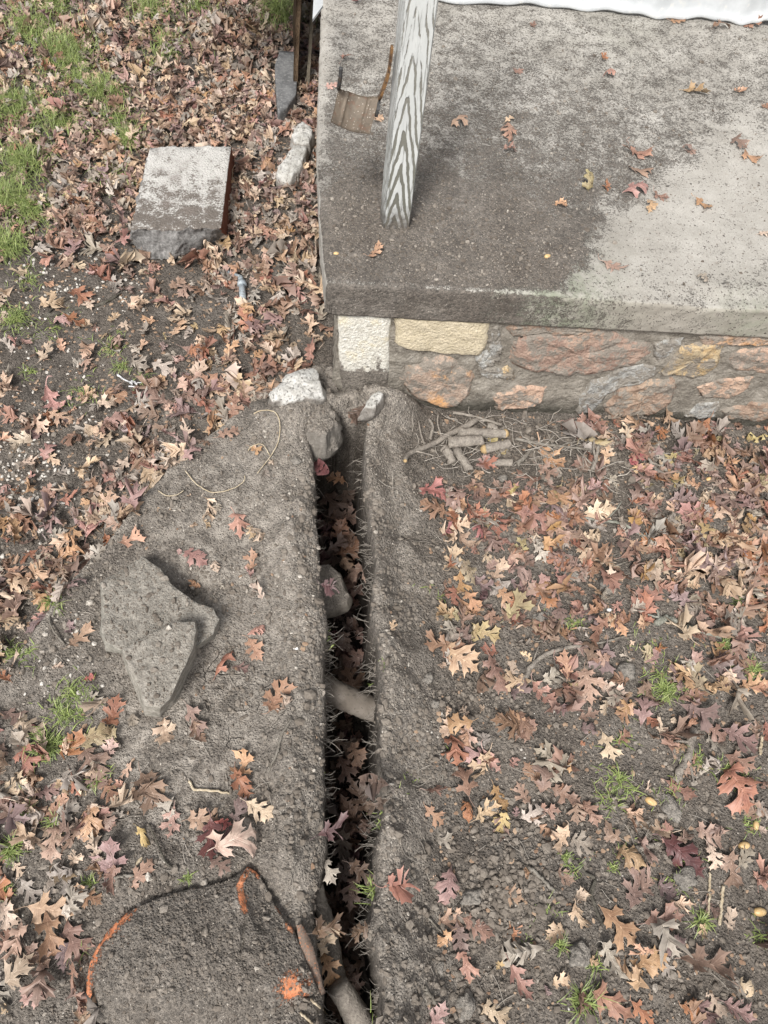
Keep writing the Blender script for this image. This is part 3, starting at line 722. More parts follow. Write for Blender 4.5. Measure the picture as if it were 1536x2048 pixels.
t1 = [(282, 1112), (318, 1135), (345, 1170), (385, 1200), (425, 1215), (439, 1238), (425, 1268), (395, 1292), (330, 1292), (240, 1300), (214, 1290), (203, 1262), (206, 1210), (203, 1165), (243, 1140)]
zt = .125
T = [un(a, b, zt) for a, b in t1]; c = np.mean(T, 0)
B = [un(a, b, .05) for a, b in [(284, 1116), (318, 1138), (343, 1172), (385, 1205), (425, 1220), (441, 1246), (428, 1278), (398, 1302), (330, 1300), (242, 1310), (210, 1306), (199, 1268), (202, 1210), (201, 1168), (242, 1145)]]
o = block('flat_stone', T, B, [M['flag']], lambda c: 0, np.mean(B, 0), .0026, None, 16, 7, 42, 3)
tag(o, 'large flat soil-dusted stone lying left of the trench with a smaller stone overlapping it', 'stone')
t2 = [(245, 1298), (300, 1266), (350, 1243), (388, 1243), (393, 1262), (386, 1300), (362, 1345), (338, 1395), (318, 1415), (290, 1410), (276, 1370), (258, 1335)]
b2 = [(246, 1310), (300, 1280), (350, 1250), (396, 1244), (400, 1270), (395, 1315), (375, 1362), (352, 1410), (322, 1438), (290, 1438), (270, 1385), (250, 1340)]
T = [un(a, b, .165) for a, b in t2]; B = [un(a, b, .045) for a, b in b2]
o = block('flat_stone', T, B, [M['flag_yellow']], lambda c: 0, np.mean(B, 0), .0022, None, 16, 7, 42, 9)
tag(o, 'smaller wedge-shaped flat stone with yellowish sides resting over the lower edge of the larger stone', 'stone')

# concrete block on the lawn
def block_mat():
    n = N('block_concrete', .9, .2)
    f = n.math('ADD', n.math('MULTIPLY', n.noise(170, 5, .8), .6), n.math('MULTIPLY', n.noise(30, 3), .4))
    v = n.xyz(n.co)[1]
    m = n.rng(n.math('ADD', f, n.rng(v, .0, .30, .07, -.06)), .46, .54)
    c = n.mix(m, (.50, .485, .455), (.15, .13, .113))
    c = n.mix(n.rng(n.noise(14, 4), .5, .7, 0, .5), c, (.20, .17, .15))
    return n.done(c, n.bump(n.math('ADD', n.noise(200, 5, .8), n.math('MULTIPLY', n.vor(150), -.6)), .9, .004))
M['block'] = block_mat()
M['block_face'] = simple('split_face', (.17, .165, .16), (.36, .35, .335), 130, .9, .2, .006, (.10, .095, .09))
M['block_red'] = simple('red_side', (.17, .065, .04), (.24, .10, .07), 40, .9, .2, .002, (.11, .05, .035))
zb_ = .105
tp = [(299, 294), (380, 292), (462, 292), (452, 375), (442, 455), (400, 457), (350, 460), (305, 461), (263, 458), (281, 376)]
bp = [(299, 330), (380, 330), (470, 325), (464, 400), (457, 477), (402, 501), (348, 520), (304, 518), (262, 487), (278, 400)]
T = [un(a, b, zb_) for a, b in tp]; B = [un(a, b, .0) for a, b in bp]
T = np.array(T); B = np.array(B)
cR = (T[2] + T[4]) / 2
rn = np.array([T[4][1] - T[2][1], -(T[4][0] - T[2][0]), 0]); rn = -rn / np.linalg.norm(rn)
def blk_mi(c):
    if c[2] > zb_ - .006: return 0
    if (c - cR) @ (rn if rn[0] > 0 else -rn) > -.004: return 2
    return 1
o = block('concrete_block', T, B, [M['block'], M['block_face'], M['block_red']], blk_mi, B[6], .0013, .007)
tag(o, 'grey speckled retaining wall block with rough split front and reddish side on the leafy lawn', 'concrete block')

# slate and whitewashed bars near the slab's left side
T = [un(a, b, .06) for a, b in ((560, 101), (598, 104), (592, 188), (574, 214), (556, 224), (551, 160), (550, 128))]
o = rock('slate_slab', T, [t - np.array([0, 0, .05]) + np.array([-.002, -.006, 0]) for t in T], M['slate'], n=60, rings=8, bulge=0, rough=.0015, roundr=.001, jit=0, seed=21)
tag(o, 'dark grey slab of slate half buried in leaves beside the brown board', 'slate')
for k, (P, lab) in enumerate(((((592, 252), (604, 244), (622, 250), (626, 262), (618, 284), (605, 288), (588, 284), (584, 268)), 'short whitewashed chunk of mortar at the upper end of the white bar'),
                              (((588, 288), (604, 290), (615, 290), (607, 322), (594, 345), (580, 354), (564, 352), (553, 344), (556, 332), (572, 315)), 'longer whitewashed bar of mortar lying in leaves near the slab edge'))):
    T = [un(a, b, .055) for a, b in P]
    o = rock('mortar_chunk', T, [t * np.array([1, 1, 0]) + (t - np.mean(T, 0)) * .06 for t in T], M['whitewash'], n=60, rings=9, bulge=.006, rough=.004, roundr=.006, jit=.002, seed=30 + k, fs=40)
    tag(o, lab, 'mortar chunk')
# white painted stone by the wall corner
P = [(540, 790), (548, 770), (575, 752), (603, 741), (632, 741), (640, 760), (648, 778), (646, 790), (610, 800), (575, 806), (545, 803)]
T = [un(a, b, .15) for a, b in P]
Bq = [un(a, b, .04) for a, b in ((545, 822), (552, 800), (580, 780), (606, 775), (634, 775), (640, 790), (650, 815), (646, 828), (610, 838), (575, 838), (550, 830))]
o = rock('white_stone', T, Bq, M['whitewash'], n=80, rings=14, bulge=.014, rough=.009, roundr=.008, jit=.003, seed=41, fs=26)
tag(o, 'chunky white painted stone at the bottom left of the wall corner', 'stone')
for k, (P, z, th, lab) in enumerate((
    ([(606, 826), (632, 808), (658, 806), (672, 818), (680, 840), (664, 862), (640, 878), (616, 868), (606, 850)], .115, .10, 'rounded soil-coated lump of rubble at the head of the trench'),
    ([(644, 776), (664, 772), (676, 787), (676, 808), (658, 814), (644, 800)], .11, .09, 'soil-coated rubble stone between the white stone and the wall corner'),
    ([(600, 738), (650, 722), (676, 735), (672, 768), (640, 765), (610, 750)], .09, .10, 'dusty rubble stone behind the white stone'))):
    T = [un(a, b, z) for a, b in P]; c = np.mean(T, 0)
    T2 = [c + (t - c) * .8 for t in T]; Bq = [c + (t - c) * 1.12 - np.array([0, 0, th]) for t in T]
    o = rock('rubble_stone', T2, Bq, M['lump'], n=70, rings=12, bulge=.006, rough=.012, roundr=.008, jit=.004, seed=50 + k, fs=20)
    tag(o, lab, 'stone')
# dirty white lump leaning on the corner block
P = [(728, 812), (742, 790), (758, 780), (768, 782), (764, 795), (748, 812)]
T = [un(a, b, .165) for a, b in P]; c = np.mean(T, 0)
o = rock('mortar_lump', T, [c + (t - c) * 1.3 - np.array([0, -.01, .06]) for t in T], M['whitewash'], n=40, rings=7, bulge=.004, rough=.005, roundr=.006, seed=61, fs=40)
tag(o, 'small whitish lump of mortar poking out of the soil at the corner block', 'mortar lump')

# ------------------------------------------------------------------ terracotta pipe mouth buried in soil
def terra_mat():
    n = N('terracotta', .85, .2); dc, dh = dirt(n, .3); e = n.attr('bare')
    t = n.mix(n.rng(n.noise(60, 4), .35, .65), (.42, .15, .07), (.54, .23, .12)); t = n.mix(n.rng(n.noise(150, 4), .52, .66, 0, .8), t, (.22, .15, .11))
    m = n.rng(n.math('ADD', e, n.math('MULTIPLY', n.math('SUBTRACT', n.math('ADD', n.math('MULTIPLY', n.noise(160, 4, .8), .5), n.math('MULTIPLY', n.noise(38, 4, .7), .5)), .5), 3.4)), .42, .72)
    c = n.mix(m, dc, t)
    return n.done(c, n.bump(n.math('MULTIPLY', dh, n.math('SUBTRACT', 1.0, n.math('MULTIPLY', m, .8))), .9, .0035))
M['terra'] = terra_mat()
def build_terra():
    out = [(163, 1990), (165, 1955), (180, 1905), (205, 1862), (245, 1822), (300, 1796), (360, 1776), (420, 1764), (462, 1750), (480, 1742), (500, 1728), (516, 1736), (532, 1758), (548, 1790), (566, 1822), (590, 1850), (606, 1880), (622, 1920), (636, 1956), (646, 1984), (625, 1998), (600, 2012), (585, 2035), (590, 2080), (560, 2150), (470, 2200), (360, 2210), (250, 2180), (180, 2090), (160, 2030)]
    z0 = .088
    T = resample([un(a, b, z0) for a, b in out], 150, .0012, 5); c = un(400, 1930, z0)
    V = []; A = []
    rings = 44
    for k in range(rings + 1):
        t = k / rings
        for p in T:
            q = c + (p - c) * max(t, .002)
            V.append(q)
    V = np.array(V); px, py, _ = proj(V[:, 0], V[:, 1], np.full(len(V), z0)); tt = np.repeat(np.arange(rings + 1) / rings, 150)
    z = z0 + .040 * (1 - tt ** 2.6)
    # ridge near the peak and the fallen crease
    def seg(px, py, P, s):
        d = np.full(px.shape, 1e9)
        for (a, b), (c_, d_) in zip(P[:-1], P[1:]):
            L = (c_ - a) ** 2 + (d_ - b) ** 2; t = np.clip(((px - a) * (c_ - a) + (py - b) * (d_ - b)) / L, 0, 1)
            d = np.minimum(d, np.hypot(px - a - t * (c_ - a), py - b - t * (d_ - b)))
        return np.exp(-(d / s) ** 2)
    ridge = seg(px, py, [(505, 1728), (492, 1752), (478, 1782), (482, 1805), (492, 1828)], 11)
    crk = seg(px, py, [(494, 1822), (492, 1845), (488, 1862), (490, 1885), (482, 1905)], 3.0)
    redge = seg(px, py, [(520, 1738), (546, 1785), (568, 1825), (596, 1850), (612, 1885), (632, 1935), (646, 1982)], 7)
    z = z + .012 * ridge - .012 * crk + .005 * redge - .012 * G2(px, py, 520, 1810, 26) - .006 * G2(px, py, 420, 1830, 40)
    z = z + .006 * fbm(V[:, 0] * 40, V[:, 1] * 40, 4, 90) * 2 + .004 * fbm(V[:, 0] * 120, V[:, 1] * 120, 2, 92) * 2
    z = z - .09 * ss(.96, 1.0, tt) * (1 - .0 * tt)
    low = ss(1960, 2120, py); z = z - low * .045
    V[:, 2] = z
    # flared rim going down into the soil
    bare = np.zeros(len(V))
    rimL = seg(px, py, [(172, 1985), (170, 1950), (186, 1907), (210, 1868), (243, 1832)], 24) * .82
    bare = np.maximum(bare, rimL); bare = np.maximum(bare, seg(px, py, [(240, 1832), (275, 1812)], 10) * .6); bare = np.maximum(bare, seg(px, py, [(378, 1770), (400, 1768)], 9) * .65)
    bare = np.maximum(bare, seg(px, py, [(500, 1735), (482, 1772), (486, 1800), (493, 1825)], 8) * .95)
    bare = np.maximum(bare, seg(px, py, [(508, 1728), (514, 1752)], 6) * .9); bare = np.maximum(bare, seg(px, py, [(536, 1752), (546, 1772)], 6) * .9)
    bare = np.maximum(bare, seg(px, py, [(552, 1808), (560, 1824)], 5) * .8)
    bare = np.maximum(bare, seg(px, py, [(575, 1852), (586, 1866)], 7) * .85); bare = np.maximum(bare, seg(px, py, [(594, 1846), (612, 1886), (626, 1925)], 7) * .85)
    bare = np.maximum(bare, G2(px, py, 585, 1975, 26) * .92); bare = np.maximum(bare, G2(px, py, 570, 1955, 14) * .5)
    o = mk('clay_pipe', V, gridf(rings + 1, 150), M['terra'], loc=c * np.array([1, 1, 0]))
    # close the fan seam
    me = o.data; bm = bmesh.new(); bm.from_mesh(me); bm.verts.ensure_lookup_table()
    la = bm.verts.layers.float.new('bare')
    for i, v in enumerate(bm.verts): v[la] = bare[i]
    for k in range(rings):
        bm.faces.new([bm.verts[k * 150 + 149], bm.verts[(k + 1) * 150 + 149], bm.verts[(k + 1) * 150], bm.verts[k * 150]])
    bmesh.ops.recalc_face_normals(bm, faces=bm.faces); 
    if sum(f.normal.z for f in bm.faces) < 0: bmesh.ops.reverse_faces(bm, faces=bm.faces)
    bm.to_mesh(me); bm.free(); me.polygons.foreach_set('use_smooth', np.full(len(me.polygons), True))
    root = o
    tag(root, 'broad broken orange clay pipe buried under dark soil left of the trench, orange rim showing', 'clay pipe')
    # exposed broken shell edge towards the trench
    P = [un(a, b, z) for a, b, z in ((598, 1850, .088), (608, 1878, .088), (620, 1915, .084), (634, 1955, .078), (647, 1988, .070))]
    S_ = spline(P, 16); V = []; nrmv = np.array([1, .35, 0]); nrmv /= np.linalg.norm(nrmv)
    for k, p in enumerate(S_):
        w_ = .004 + .006 * math.sin(math.pi * min(1, k / 13.)) 
        for (a, b) in ((-1, .5), (1, .2), (1, -1.5), (-1, -2)): V.append(p + nrmv * a * w_ + np.array([0, 0, b * .010]))
    F = [[k * 4 + r, k * 4 + (r + 1) % 4, (k + 1) * 4 + (r + 1) % 4, (k + 1) * 4 + r] for k in range(15) for r in range(4)] + [[0, 1, 2, 3], [63, 62, 61, 60]]
    mk('broken_rim', V, F, simple('old_clay', (.15, .115, .092), (.23, .17, .135), 60, .9, .15, .003, (.40, .17, .09)), parent=root)
build_terra()
# soil step in front of the pipe shell (ledge of the path) is part of the ground relief

# ------------------------------------------------------------------ roots, sticks, twigs
def bark(name, a, b, c): return simple(name, a, b, 70, .9, .15, .0025, c)
M['root'] = dirty('root_bark', (.20, .175, .15), (.33, .295, .25), .35, .35, 70)
M['twig'] = bark('twig_bark', (.13, .115, .095), (.24, .22, .19), (.09, .08, .065))
M['dark_twig'] = bark('dark_twig_bark', (.06, .055, .045), (.12, .11, .09), (.04, .035, .03))
M['lichen'] = bark('lichen_bark', (.15, .15, .12), (.30, .30, .26), (.10, .095, .08))
M['cut'] = simple('cut_wood', (.34, .24, .12), (.46, .34, .19), 80, .8, .2, .001, (.30, .18, .08))
M['pale_root'] = bark('pale_root', (.38, .31, .21), (.50, .43, .32), (.30, .25, .18))
def stick(name, pts, r0, r1, mat, label, cat='twig', zoff=.004, group=None, n=22, jit=.15, sides=7, zs=None, forks=(), cut=None):
    """pts in photo coordinates, laid on the ground (or at heights zs)"""
    if zs is None: P = [on_ground(a, b) + np.array([0, 0, zoff]) for a, b in pts]
    else: P = [un(a, b, z) for (a, b), z in zip(pts, zs)]
    C_ = spline(P, n); rs = np.random.RandomState(int(abs(pts[0][0])) + 3)
    C_ = C_ + rs.randn(n, 3) * min(r0, .006) * (.08 if name == 'cut_root' else .22)
    V, F = tube(C_, np.linspace(r0, r1, n), sides, jit, True, int(pts[0][0]))
    V = [np.array(v) + np.array(mnoise.noise_vector(Vector(v) * 70) + mnoise.noise_vector(Vector(v) * 190) * .4 + mnoise.noise_vector(Vector(v) * 28) * .8) * min(r0, .012) * .2 for v in V]
    g = Merge(); g.add(V, F); ncut = []
    for end, i0, i1 in (('start', 0, 1), ('end', n - 1, n - 2)):
        if cut and end in cut:
            dd = C_[i0] - C_[i1]; dd /= np.linalg.norm(dd); rc = r0 if end == 'start' else r1
            V, F = tube([C_[i0] - dd * rc * .3 + np.array([0, 0, rc * .12]), C_[i0] + dd * rc * .15 + np.array([0, 0, rc * .1]), C_[i0] + dd * rc * .75], [rc * 1.0, rc * .98, rc * .45], sides, 0); k0 = len(g.F); g.add(V, F); ncut.append((k0, len(g.F)))
    for (t, ang, L, rr) in forks:
        i = int(t * (n - 1)); d = C_[min(i + 1, n - 1)] - C_[max(i - 1, 0)]; d /= np.linalg.norm(d)
        cs, sn = math.cos(ang), math.sin(ang); e = np.array([d[0] * cs - d[1] * sn, d[0] * sn + d[1] * cs, .12])
        Q = spline([C_[i], C_[i] + e * L * .5 + rs.randn(3) * L * .05, C_[i] + e * L + rs.randn(3) * L * .12], 8)
        if zs is None: Q[:, 2] = np.maximum(Q[:, 2] * .4 + .6 * np.array([Hg(q[0], q[1]) for q in Q]) + zoff, 0)
        V, F = tube(Q, np.linspace(rr, rr * .4, 8), 5, jit); g.add(V, F)
    mats = [mat]
    if cut: mats.append(M['cut'])
    o = mk(name, g.V, g.F, mats, loc=P[0])
    if cut:
        for a_, b_ in ncut:
            for p in o.data.polygons[a_:b_]: p.material_index = 1
    return tag(o, label, cat, group)
# trench items
V, F = tube(spline([un(640, 1372, -.075), un(668, 1385, -.075), un(700, 1400, -.08), (un(730, 1412, -.085)), un(775, 1425, -.09)], 26), np.linspace(.030, .027, 26), 20, .06)
tag(mk('thick_root', V, F, simple('smooth_root', (.14, .12, .10), (.20, .175, .15), 30, .9, .1, .003, (.11, .095, .08)), loc=un(700, 1400, -.1)), 'thick smooth grey-brown root crossing the trench halfway along', 'root')
V, F = tube(spline([un(640, 1990, .0), un(676, 1972, -.01), un(700, 2010, -.03), un(730, 2060, -.06), un(760, 2120, -.09)][1:], 26), np.linspace(.020, .026, 26), 16, .07)
tag(mk('thick_root', V, F, M['root'], loc=un(700, 2010, -.03)), 'thick grey root slanting down into the near end of the trench', 'root')
V, F = tube(spline([un(632, 1770, -.02), un(642, 1810, -.04), un(655, 1850, -.06), un(664, 1900, -.07), un(672, 1960, -.06)], 24), np.linspace(.013, .018, 24), 12, .09)
tag(mk('thick_root', V, F, M['root'], loc=un(655, 1850, -.06)), 'dark root running down the left trench wall above the clay pipe rim', 'root')
T = [un(a, b, -.07) for a, b in ((620, 1128), (660, 1128), (678, 1140), (690, 1172), (699, 1192), (694, 1208), (668, 1218), (640, 1222), (615, 1215))]
o = rock('trench_stone', T, [t - np.array([0, 0, .05]) for t in T], dirty('trench_stone_face', (.17, .15, .125), (.23, .205, .175), .5, .6, 40), n=60, rings=10, bulge=.006, rough=.003, roundr=.006, jit=.002, seed=70, fs=25)
tag(o, 'flat brown stone jutting from the left wall inside the trench', 'stone')

GP = 'cut root pieces piled at the foot of the stone wall'
def pz(px, py, up_): p = on_ground(px, py); return p[2] + up_
def piece(pts, r, up_, label, cut=None, mat='root', name='cut_root', forks=(), r1=None):
    zs = [pz(a, b, up_) for a, b in pts]
    return stick(name, pts, r, r1 or r * .9, M[mat], label, 'cut root', group=GP, zs=zs, sides=12, n=16, jit=0.0, cut=cut, forks=forks)
piece([(917, 864), (955, 866), (990, 866), (1010, 868)], .0135, .026, 'thick cut root piece with a yellow sawn end, topmost of the pile', 'end')
piece([(898, 886), (935, 882), (965, 880)], .0145, .040, 'thick short cut root piece resting across the pile below the topmost one')
piece([(968, 899), (1000, 891), (1018, 886)], .0125, .024, 'cut root piece with a round yellow end facing the trench', 'start')
piece([(888, 895), (899, 910), (905, 925)], .0125, .020, 'short stubby root piece pointing down at the left of the pile')
piece([(912, 900), (925, 918), (940, 940)], .0115, .014, 'slanting root piece with flaking bark in the middle of the pile')
piece([(985, 925), (1005, 925), (1026, 925)], .0105, .010, 'short root piece lying right of the pink leaf on the pile')
piece([(975, 852), (990, 856), (985, 860)], .009, .03, 'stubby root knob beneath the stone wall')
piece([(810, 922), (816, 908), (840, 898), (870, 885), (895, 870), (925, 856), (952, 840)], .005, .026, 'long crooked root branch lying over the left of the pile', 'start', forks=((.45, 1.2, .07, .004), (.62, 1.0, .08, .0035), (.3, -1.0, .05, .003)), r1=.0085)
piece([(905, 825), (935, 830), (965, 838), (1003, 850)], .004, .020, 'thin twisted root running along the wall foot above the pile', forks=((.5, -.7, .05, .0025), (.7, .7, .06, .002)))
piece([(1030, 877), (1080, 888), (1130, 893), (1180, 900)], .0045, .016, 'long thin dark root stretching right from the pile', mat='twig', forks=((.3, -.6, .06, .003), (.6, .7, .07, .002), (.8, -.8, .06, .002)), r1=.0025)
piece([(1035, 930), (1048, 915), (1062, 900)], .006, .012, 'short thin root slanting up right of the pile', mat='twig')
piece([(1186, 940), (1192, 915), (1198, 890), (1208, 875)], .006, .014, 'upright forked root stalk beside the leaves right of the pile', forks=((.3, .4, .08, .0035), (.5, -.4, .07, .003)), r1=.003, mat='root')
piece([(860, 878), (866, 855), (858, 838)], .0045, .022, 'small root stub rising from the crooked branch', r1=.003)

TW = [
 ([(0, 662), (45, 650), (70, 640), (140, 623), (195, 613), (240, 590)], .007, .004, 'dark_twig', 'long dark twig beside the bright grass tuft at the far left', ((.5, .5, .08, .003),)),
 ([(60, 672), (120, 645), (160, 640)], .003, .002, 'dark_twig', 'thin dark twig just under the long dark twig', ()),
 ([(136, 628), (150, 645), (160, 660)], .004, .003, 'twig', 'short grey twig leaning off the long dark twig', ()),
 ([(1042, 1372), (1056, 1345), (1078, 1318), (1112, 1302), (1145, 1295), (1175, 1293)], .0065, .004, 'root', 'curved grey twig right of the trench lying on bare soil', ((.3, .5, .05, .003),)),
 ([(1180, 1290), (1220, 1282), (1268, 1268)], .003, .002, 'twig', 'thin straight twig beyond the curved grey twig', ()),
 ([(1310, 1250), (1332, 1237), (1345, 1243), (1385, 1258), (1440, 1275)], .008, .006, 'lichen', 'grey lichened branch at the right among leaves', ((.15, 1.2, .04, .004), (.2, 2.4, .05, .004))),
 ([(1160, 1036), (1200, 1043), (1238, 1048), (1270, 1064), (1305, 1086), (1350, 1122)], .0035, .0045, 'lichen', 'long slender grey twig crossing dense leaves right of the root pile', ((.25, .9, .07, .0025), (.6, -.5, .06, .002))),
 ([(1122, 1058), (1140, 1047), (1160, 1036)], .0025, .002, 'pale_root', 'short pale twig at the left end of the long slender twig', ()),
 ([(1236, 1020), (1240, 1050)], .003, .002, 'twig', 'short grey twig standing over the long slender twig', ()),
 ([(1160, 1160), (1200, 1145), (1250, 1125)], .0025, .002, 'twig', 'fine straight twig below the long slender twig', ()),
 ([(1062, 1242), (1073, 1262), (1080, 1282)], .003, .002, 'dark_twig', 'small dark twig above the curved grey twig', ()),
 ([(1505, 1125), (1512, 1150), (1530, 1180)], .0035, .003, 'dark_twig', 'dark twig at the right edge of the photo among tan leaves', ()),
 ([(1148, 1722), (1170, 1745), (1188, 1760), (1182, 1795), (1195, 1830), (1205, 1850)], .0035, .003, 'dark_twig', 'crooked dark twig among small leaves in the lower right', ((.4, -.6, .06, .002),)),
 ([(1384, 1460), (1380, 1495), (1362, 1535), (1350, 1562)], .010, .008, 'root', 'stout grey root stick standing among the lower right leaves', ((.5, 1.0, .05, .004), (.3, -1.2, .05, .004))),
 ([(1265, 1700), (1290, 1696), (1318, 1688)], .007, .005, 'root', 'short stout grey root left of the dark red leaf', ((.4, .8, .04, .003),)),
 ([(1445, 1770), (1441, 1810), (1438, 1850)], .003, .003, 'pale_root', 'upright pale straw stick in the lower right', ()),
 ([(1418, 1745), (1417, 1790), (1415, 1830)], .0025, .002, 'pale_root', 'thin pale stalk left of the pale straw stick', ()),
 ([(1522, 1474), (1520, 1490), (1518, 1510)], .003, .003, 'pale_root', 'short pale stick at the right edge', ()),
 ([(1055, 1735), (1080, 1755), (1108, 1785)], .004, .003, 'twig', 'grey twig among clods in the lower middle right', ()),
 ([(1085, 1500), (1075, 1520), (1068, 1545)], .002, .0015, 'dark_twig', 'thin dark stem below the brown leaf cluster', ()),
 ([(583, 1440), (564, 1470), (556, 1500), (547, 1525), (537, 1545)], .003, .0022, 'twig', 'thin curved root on the left trench bank', ()),
 ([(890, 1500), (888, 1540), (878, 1580), (868, 1610)], .0018, .0015, 'twig', 'hair-thin stem on the right trench bank', ()),
 ([(856, 1835), (882, 1865), (900, 1885)], .002, .0015, 'twig', 'fine dry stem on the lower right trench bank', ()),
 ([(850, 1975), (862, 1995), (880, 2020)], .0035, .003, 'twig', 'short dark twig on the bank at the bottom', ()),
 ([(380, 1562), (390, 1580), (425, 1582), (460, 1588)], .0028, .002, 'pale_root', 'thin bent straw on the dusty patch left of the trench', ()),
 ([(620, 1998), (640, 2015), (655, 2030)], .002, .002, 'pale_root', 'pale thin stick over the trench edge under the clay pipe', ()),
 ([(600, 2025), (628, 2050)], .002, .002, 'pale_root', 'short pale stick at the bottom edge of the photo', ()),
 ([(300, 1650), (330, 1720), (345, 1735)], .0018, .0015, 'dark_twig', 'wispy dark stem between leaves left of the trench', ()),
 ([(230, 1755), (260, 1752), (310, 1758)], .003, .002, 'twig', 'small twig beside the leaf above the clay pipe', ()),
 ([(120, 1150), (100, 1240), (130, 1290)], .002, .002, 'twig', 'fine twig along the buried path edge', ()),
]
for pts, r0, r1, m, lab, fk in TW:
    stick('twig', pts, r0, r1, M[m], lab, 'twig', forks=fk, n=26)
for pts, lab in (([(508, 832), (520, 826), (545, 826), (557, 838), (560, 860), (557, 885), (548, 905), (535, 925), (515, 950)], 'looping pale root fibre below the white stone'),
                 ([(372, 945), (392, 970), (423, 988), (460, 983), (487, 968), (490, 955)], 'sagging pale root fibre across the dusty path edge'),
                 ([(318, 985), (335, 995), (355, 993), (368, 985)], 'short pale fibre at the path edge beside the leaves'),
                 ([(497, 905), (505, 896), (525, 893), (540, 915)], 'small arched pale fibre beneath the loop'),):
    stick('root_fibre', pts, .0016, .0012, M['pale_root'], lab, 'root', n=34, sides=5, zoff=.008)

# root hairs fringing the trench, nobody could count them
def hairs():
    g = Merge(); rs = np.random.RandomState(5)
    for side in (0, 1):
        Pw = LW if side == 0 else RW
        sgn = 1 if side == 0 else -1
        for k in range(560):
            y = rs.uniform(-.2, YTOP - .02)
            if vn(np.array([y * 22.]), np.array([3. + side]), 7)[0] < .48 and rs.rand() < .85: continue
            xw = np.interp(y, Pw[:, 1], Pw[:, 0])
            # find the wall at a random depth
            zt = -.10 + .12 * rs.rand() ** .5 if rs.rand() < .8 else -.17
            xs = xw + sgn * np.linspace(-.03, .03, 31); zz = Hg(xs, np.full(31, y)); i = np.argmax(zz < zt)
            p = np.array([xs[i] - sgn * .002, y, zt])
            L = rs.uniform(.008, .024) if rs.rand() < .85 else rs.uniform(.025, .045)
            d = np.array([sgn, rs.randn() * .45, rs.uniform(-.5, .35)]); d /= np.linalg.norm(d)
            q = p + d * L * .5 + rs.randn(3) * L * .08; e = q + (d + np.array([0, rs.randn() * .5, rs.randn() * .5])) * L * .5
            V, F = tube(spline([p, q, e], 6), np.linspace(.0008, .0003, 6) * rs.uniform(.6, 1.4), 3, 0, False); g.add(V, F)
            if rs.rand() < .35:
                e2 = q + (d + rs.randn(3) * .7) * L * .35
                V, F = tube([q, (q + e2) / 2 + rs.randn(3) * .001, e2], np.array([.0006, .0005, .0003]), 3, 0, False); g.add(V, F)
    # rootlets in the pile and among the leaves by the wall
    for k in range(150):
        if rs.rand() < .5: px, py = rs.normal(930, 60), rs.normal(905, 32)
        elif rs.rand() < .6: px, py = rs.normal(1160, 60), rs.normal(930, 40)
        else: px, py = rs.normal(1050, 90), rs.normal(870, 22)
        if py < 845: continue
        p = on_ground(px, py); a = rs.uniform(0, 6.28); L = rs.uniform(.02, .09)
        d = np.array([math.cos(a), math.sin(a), 0]); Q = [p + np.array([0, 0, .002 + rs.rand() * .02])]
        for s in range(4):
            d = d + rs.randn(3) * np.array([.35, .35, .12]); d /= np.linalg.norm(d); nx_ = Q[-1] + d * L / 4; nx_[2] = max(nx_[2], float(Hg(nx_[0], nx_[1])) + .001); Q.append(nx_)
        V, F = tube(spline(Q, 9), np.linspace(.0016, .0006, 9) * rs.uniform(.5, 1.3), 4, 0, False); g.add(V, F)
    # few fine fibres elsewhere
    for k in range(260):
        px, py = rs.uniform(0, 1536), rs.uniform(900, 2048)
        if 600 < px < 790: continue
        p = on_ground(px, py); a = rs.uniform(0, 6.28); L = rs.uniform(.02, .07); d = np.array([math.cos(a), math.sin(a), 0]); Q = [p + np.array([0, 0, .003])]
        for s in range(3):
            d = d + rs.randn(3) * np.array([.3, .3, .02]); d /= np.linalg.norm(d); nx_ = Q[-1] + d * L / 3; nx_[2] = float(Hg(nx_[0], nx_[1])) + .003; Q.append(nx_)
        V, F = tube(spline(Q, 7), .0007, 3, 0, False); g.add(V, F)
    return g
g = hairs()
o = mk('root_hairs', g.V, g.F, simple('root_hair', (.25, .225, .195), (.38, .345, .30), 50, .9, .1))
tag(o, 'fine grey root hairs fringing the trench walls and tangled under the wall', 'roots', kind='stuff')

# ------------------------------------------------------------------ oak leaves
PAL = {  # name: (rgb base, second rgb, words)
 'rust': ((.30, .125, .062), (.20, .075, .040), 'rust brown'), 'brown': ((.225, .125, .080), (.15, .08, .052), 'dull brown'),
 'tan': ((.44, .31, .20), (.32, .21, .13), 'tan'), 'pale': ((.38, .315, .25), (.29, .235, .19), 'pale beige'),
 'pink': ((.36, .185, .145), (.25, .12, .095), 'dusty pink'), 'mauve': ((.22, .13, .115), (.155, .09, .08), 'mauve brown'),
 'maroon': ((.11, .035, .032), (.07, .022, .022), 'dark maroon'), 'orange': ((.38, .175, .08), (.30, .12, .055), 'orange'),
 'ochre': ((.36, .205, .085), (.25, .13, .055), 'ochre brown'), 'yellow': ((.38, .28, .13), (.38, .25, .09), 'yellowish'),
 'olive': ((.32, .25, .10), (.22, .15, .07), 'olive yellow'), 'grey': ((.27, .225, .175), (.20, .16, .125), 'greyish brown'),
 'red': ((.30, .075, .06), (.19, .045, .04), 'red'), 'shaded': ((.11, .064, .040), (.07, .040, .026), 'shade-darkened brown'), 'shadedrust': ((.18, .088, .050), (.11, .055, .034), 'shade-darkened rust'), 'tanorange': ((.39, .225, .125), (.28, .145, .08), 'tan orange')}  # the two trench leaf colours have the trench's shade painted in
for _k, (_a, _b, _w) in list(PAL.items()):
    def _f(c, g=1.14, d=.12): m = sum(c) / 3; return tuple(min(.75, (x * (1 - d) + m * d) * g) for x in c)
    PAL[_k] = (_f(_a), _f(_b), _w)
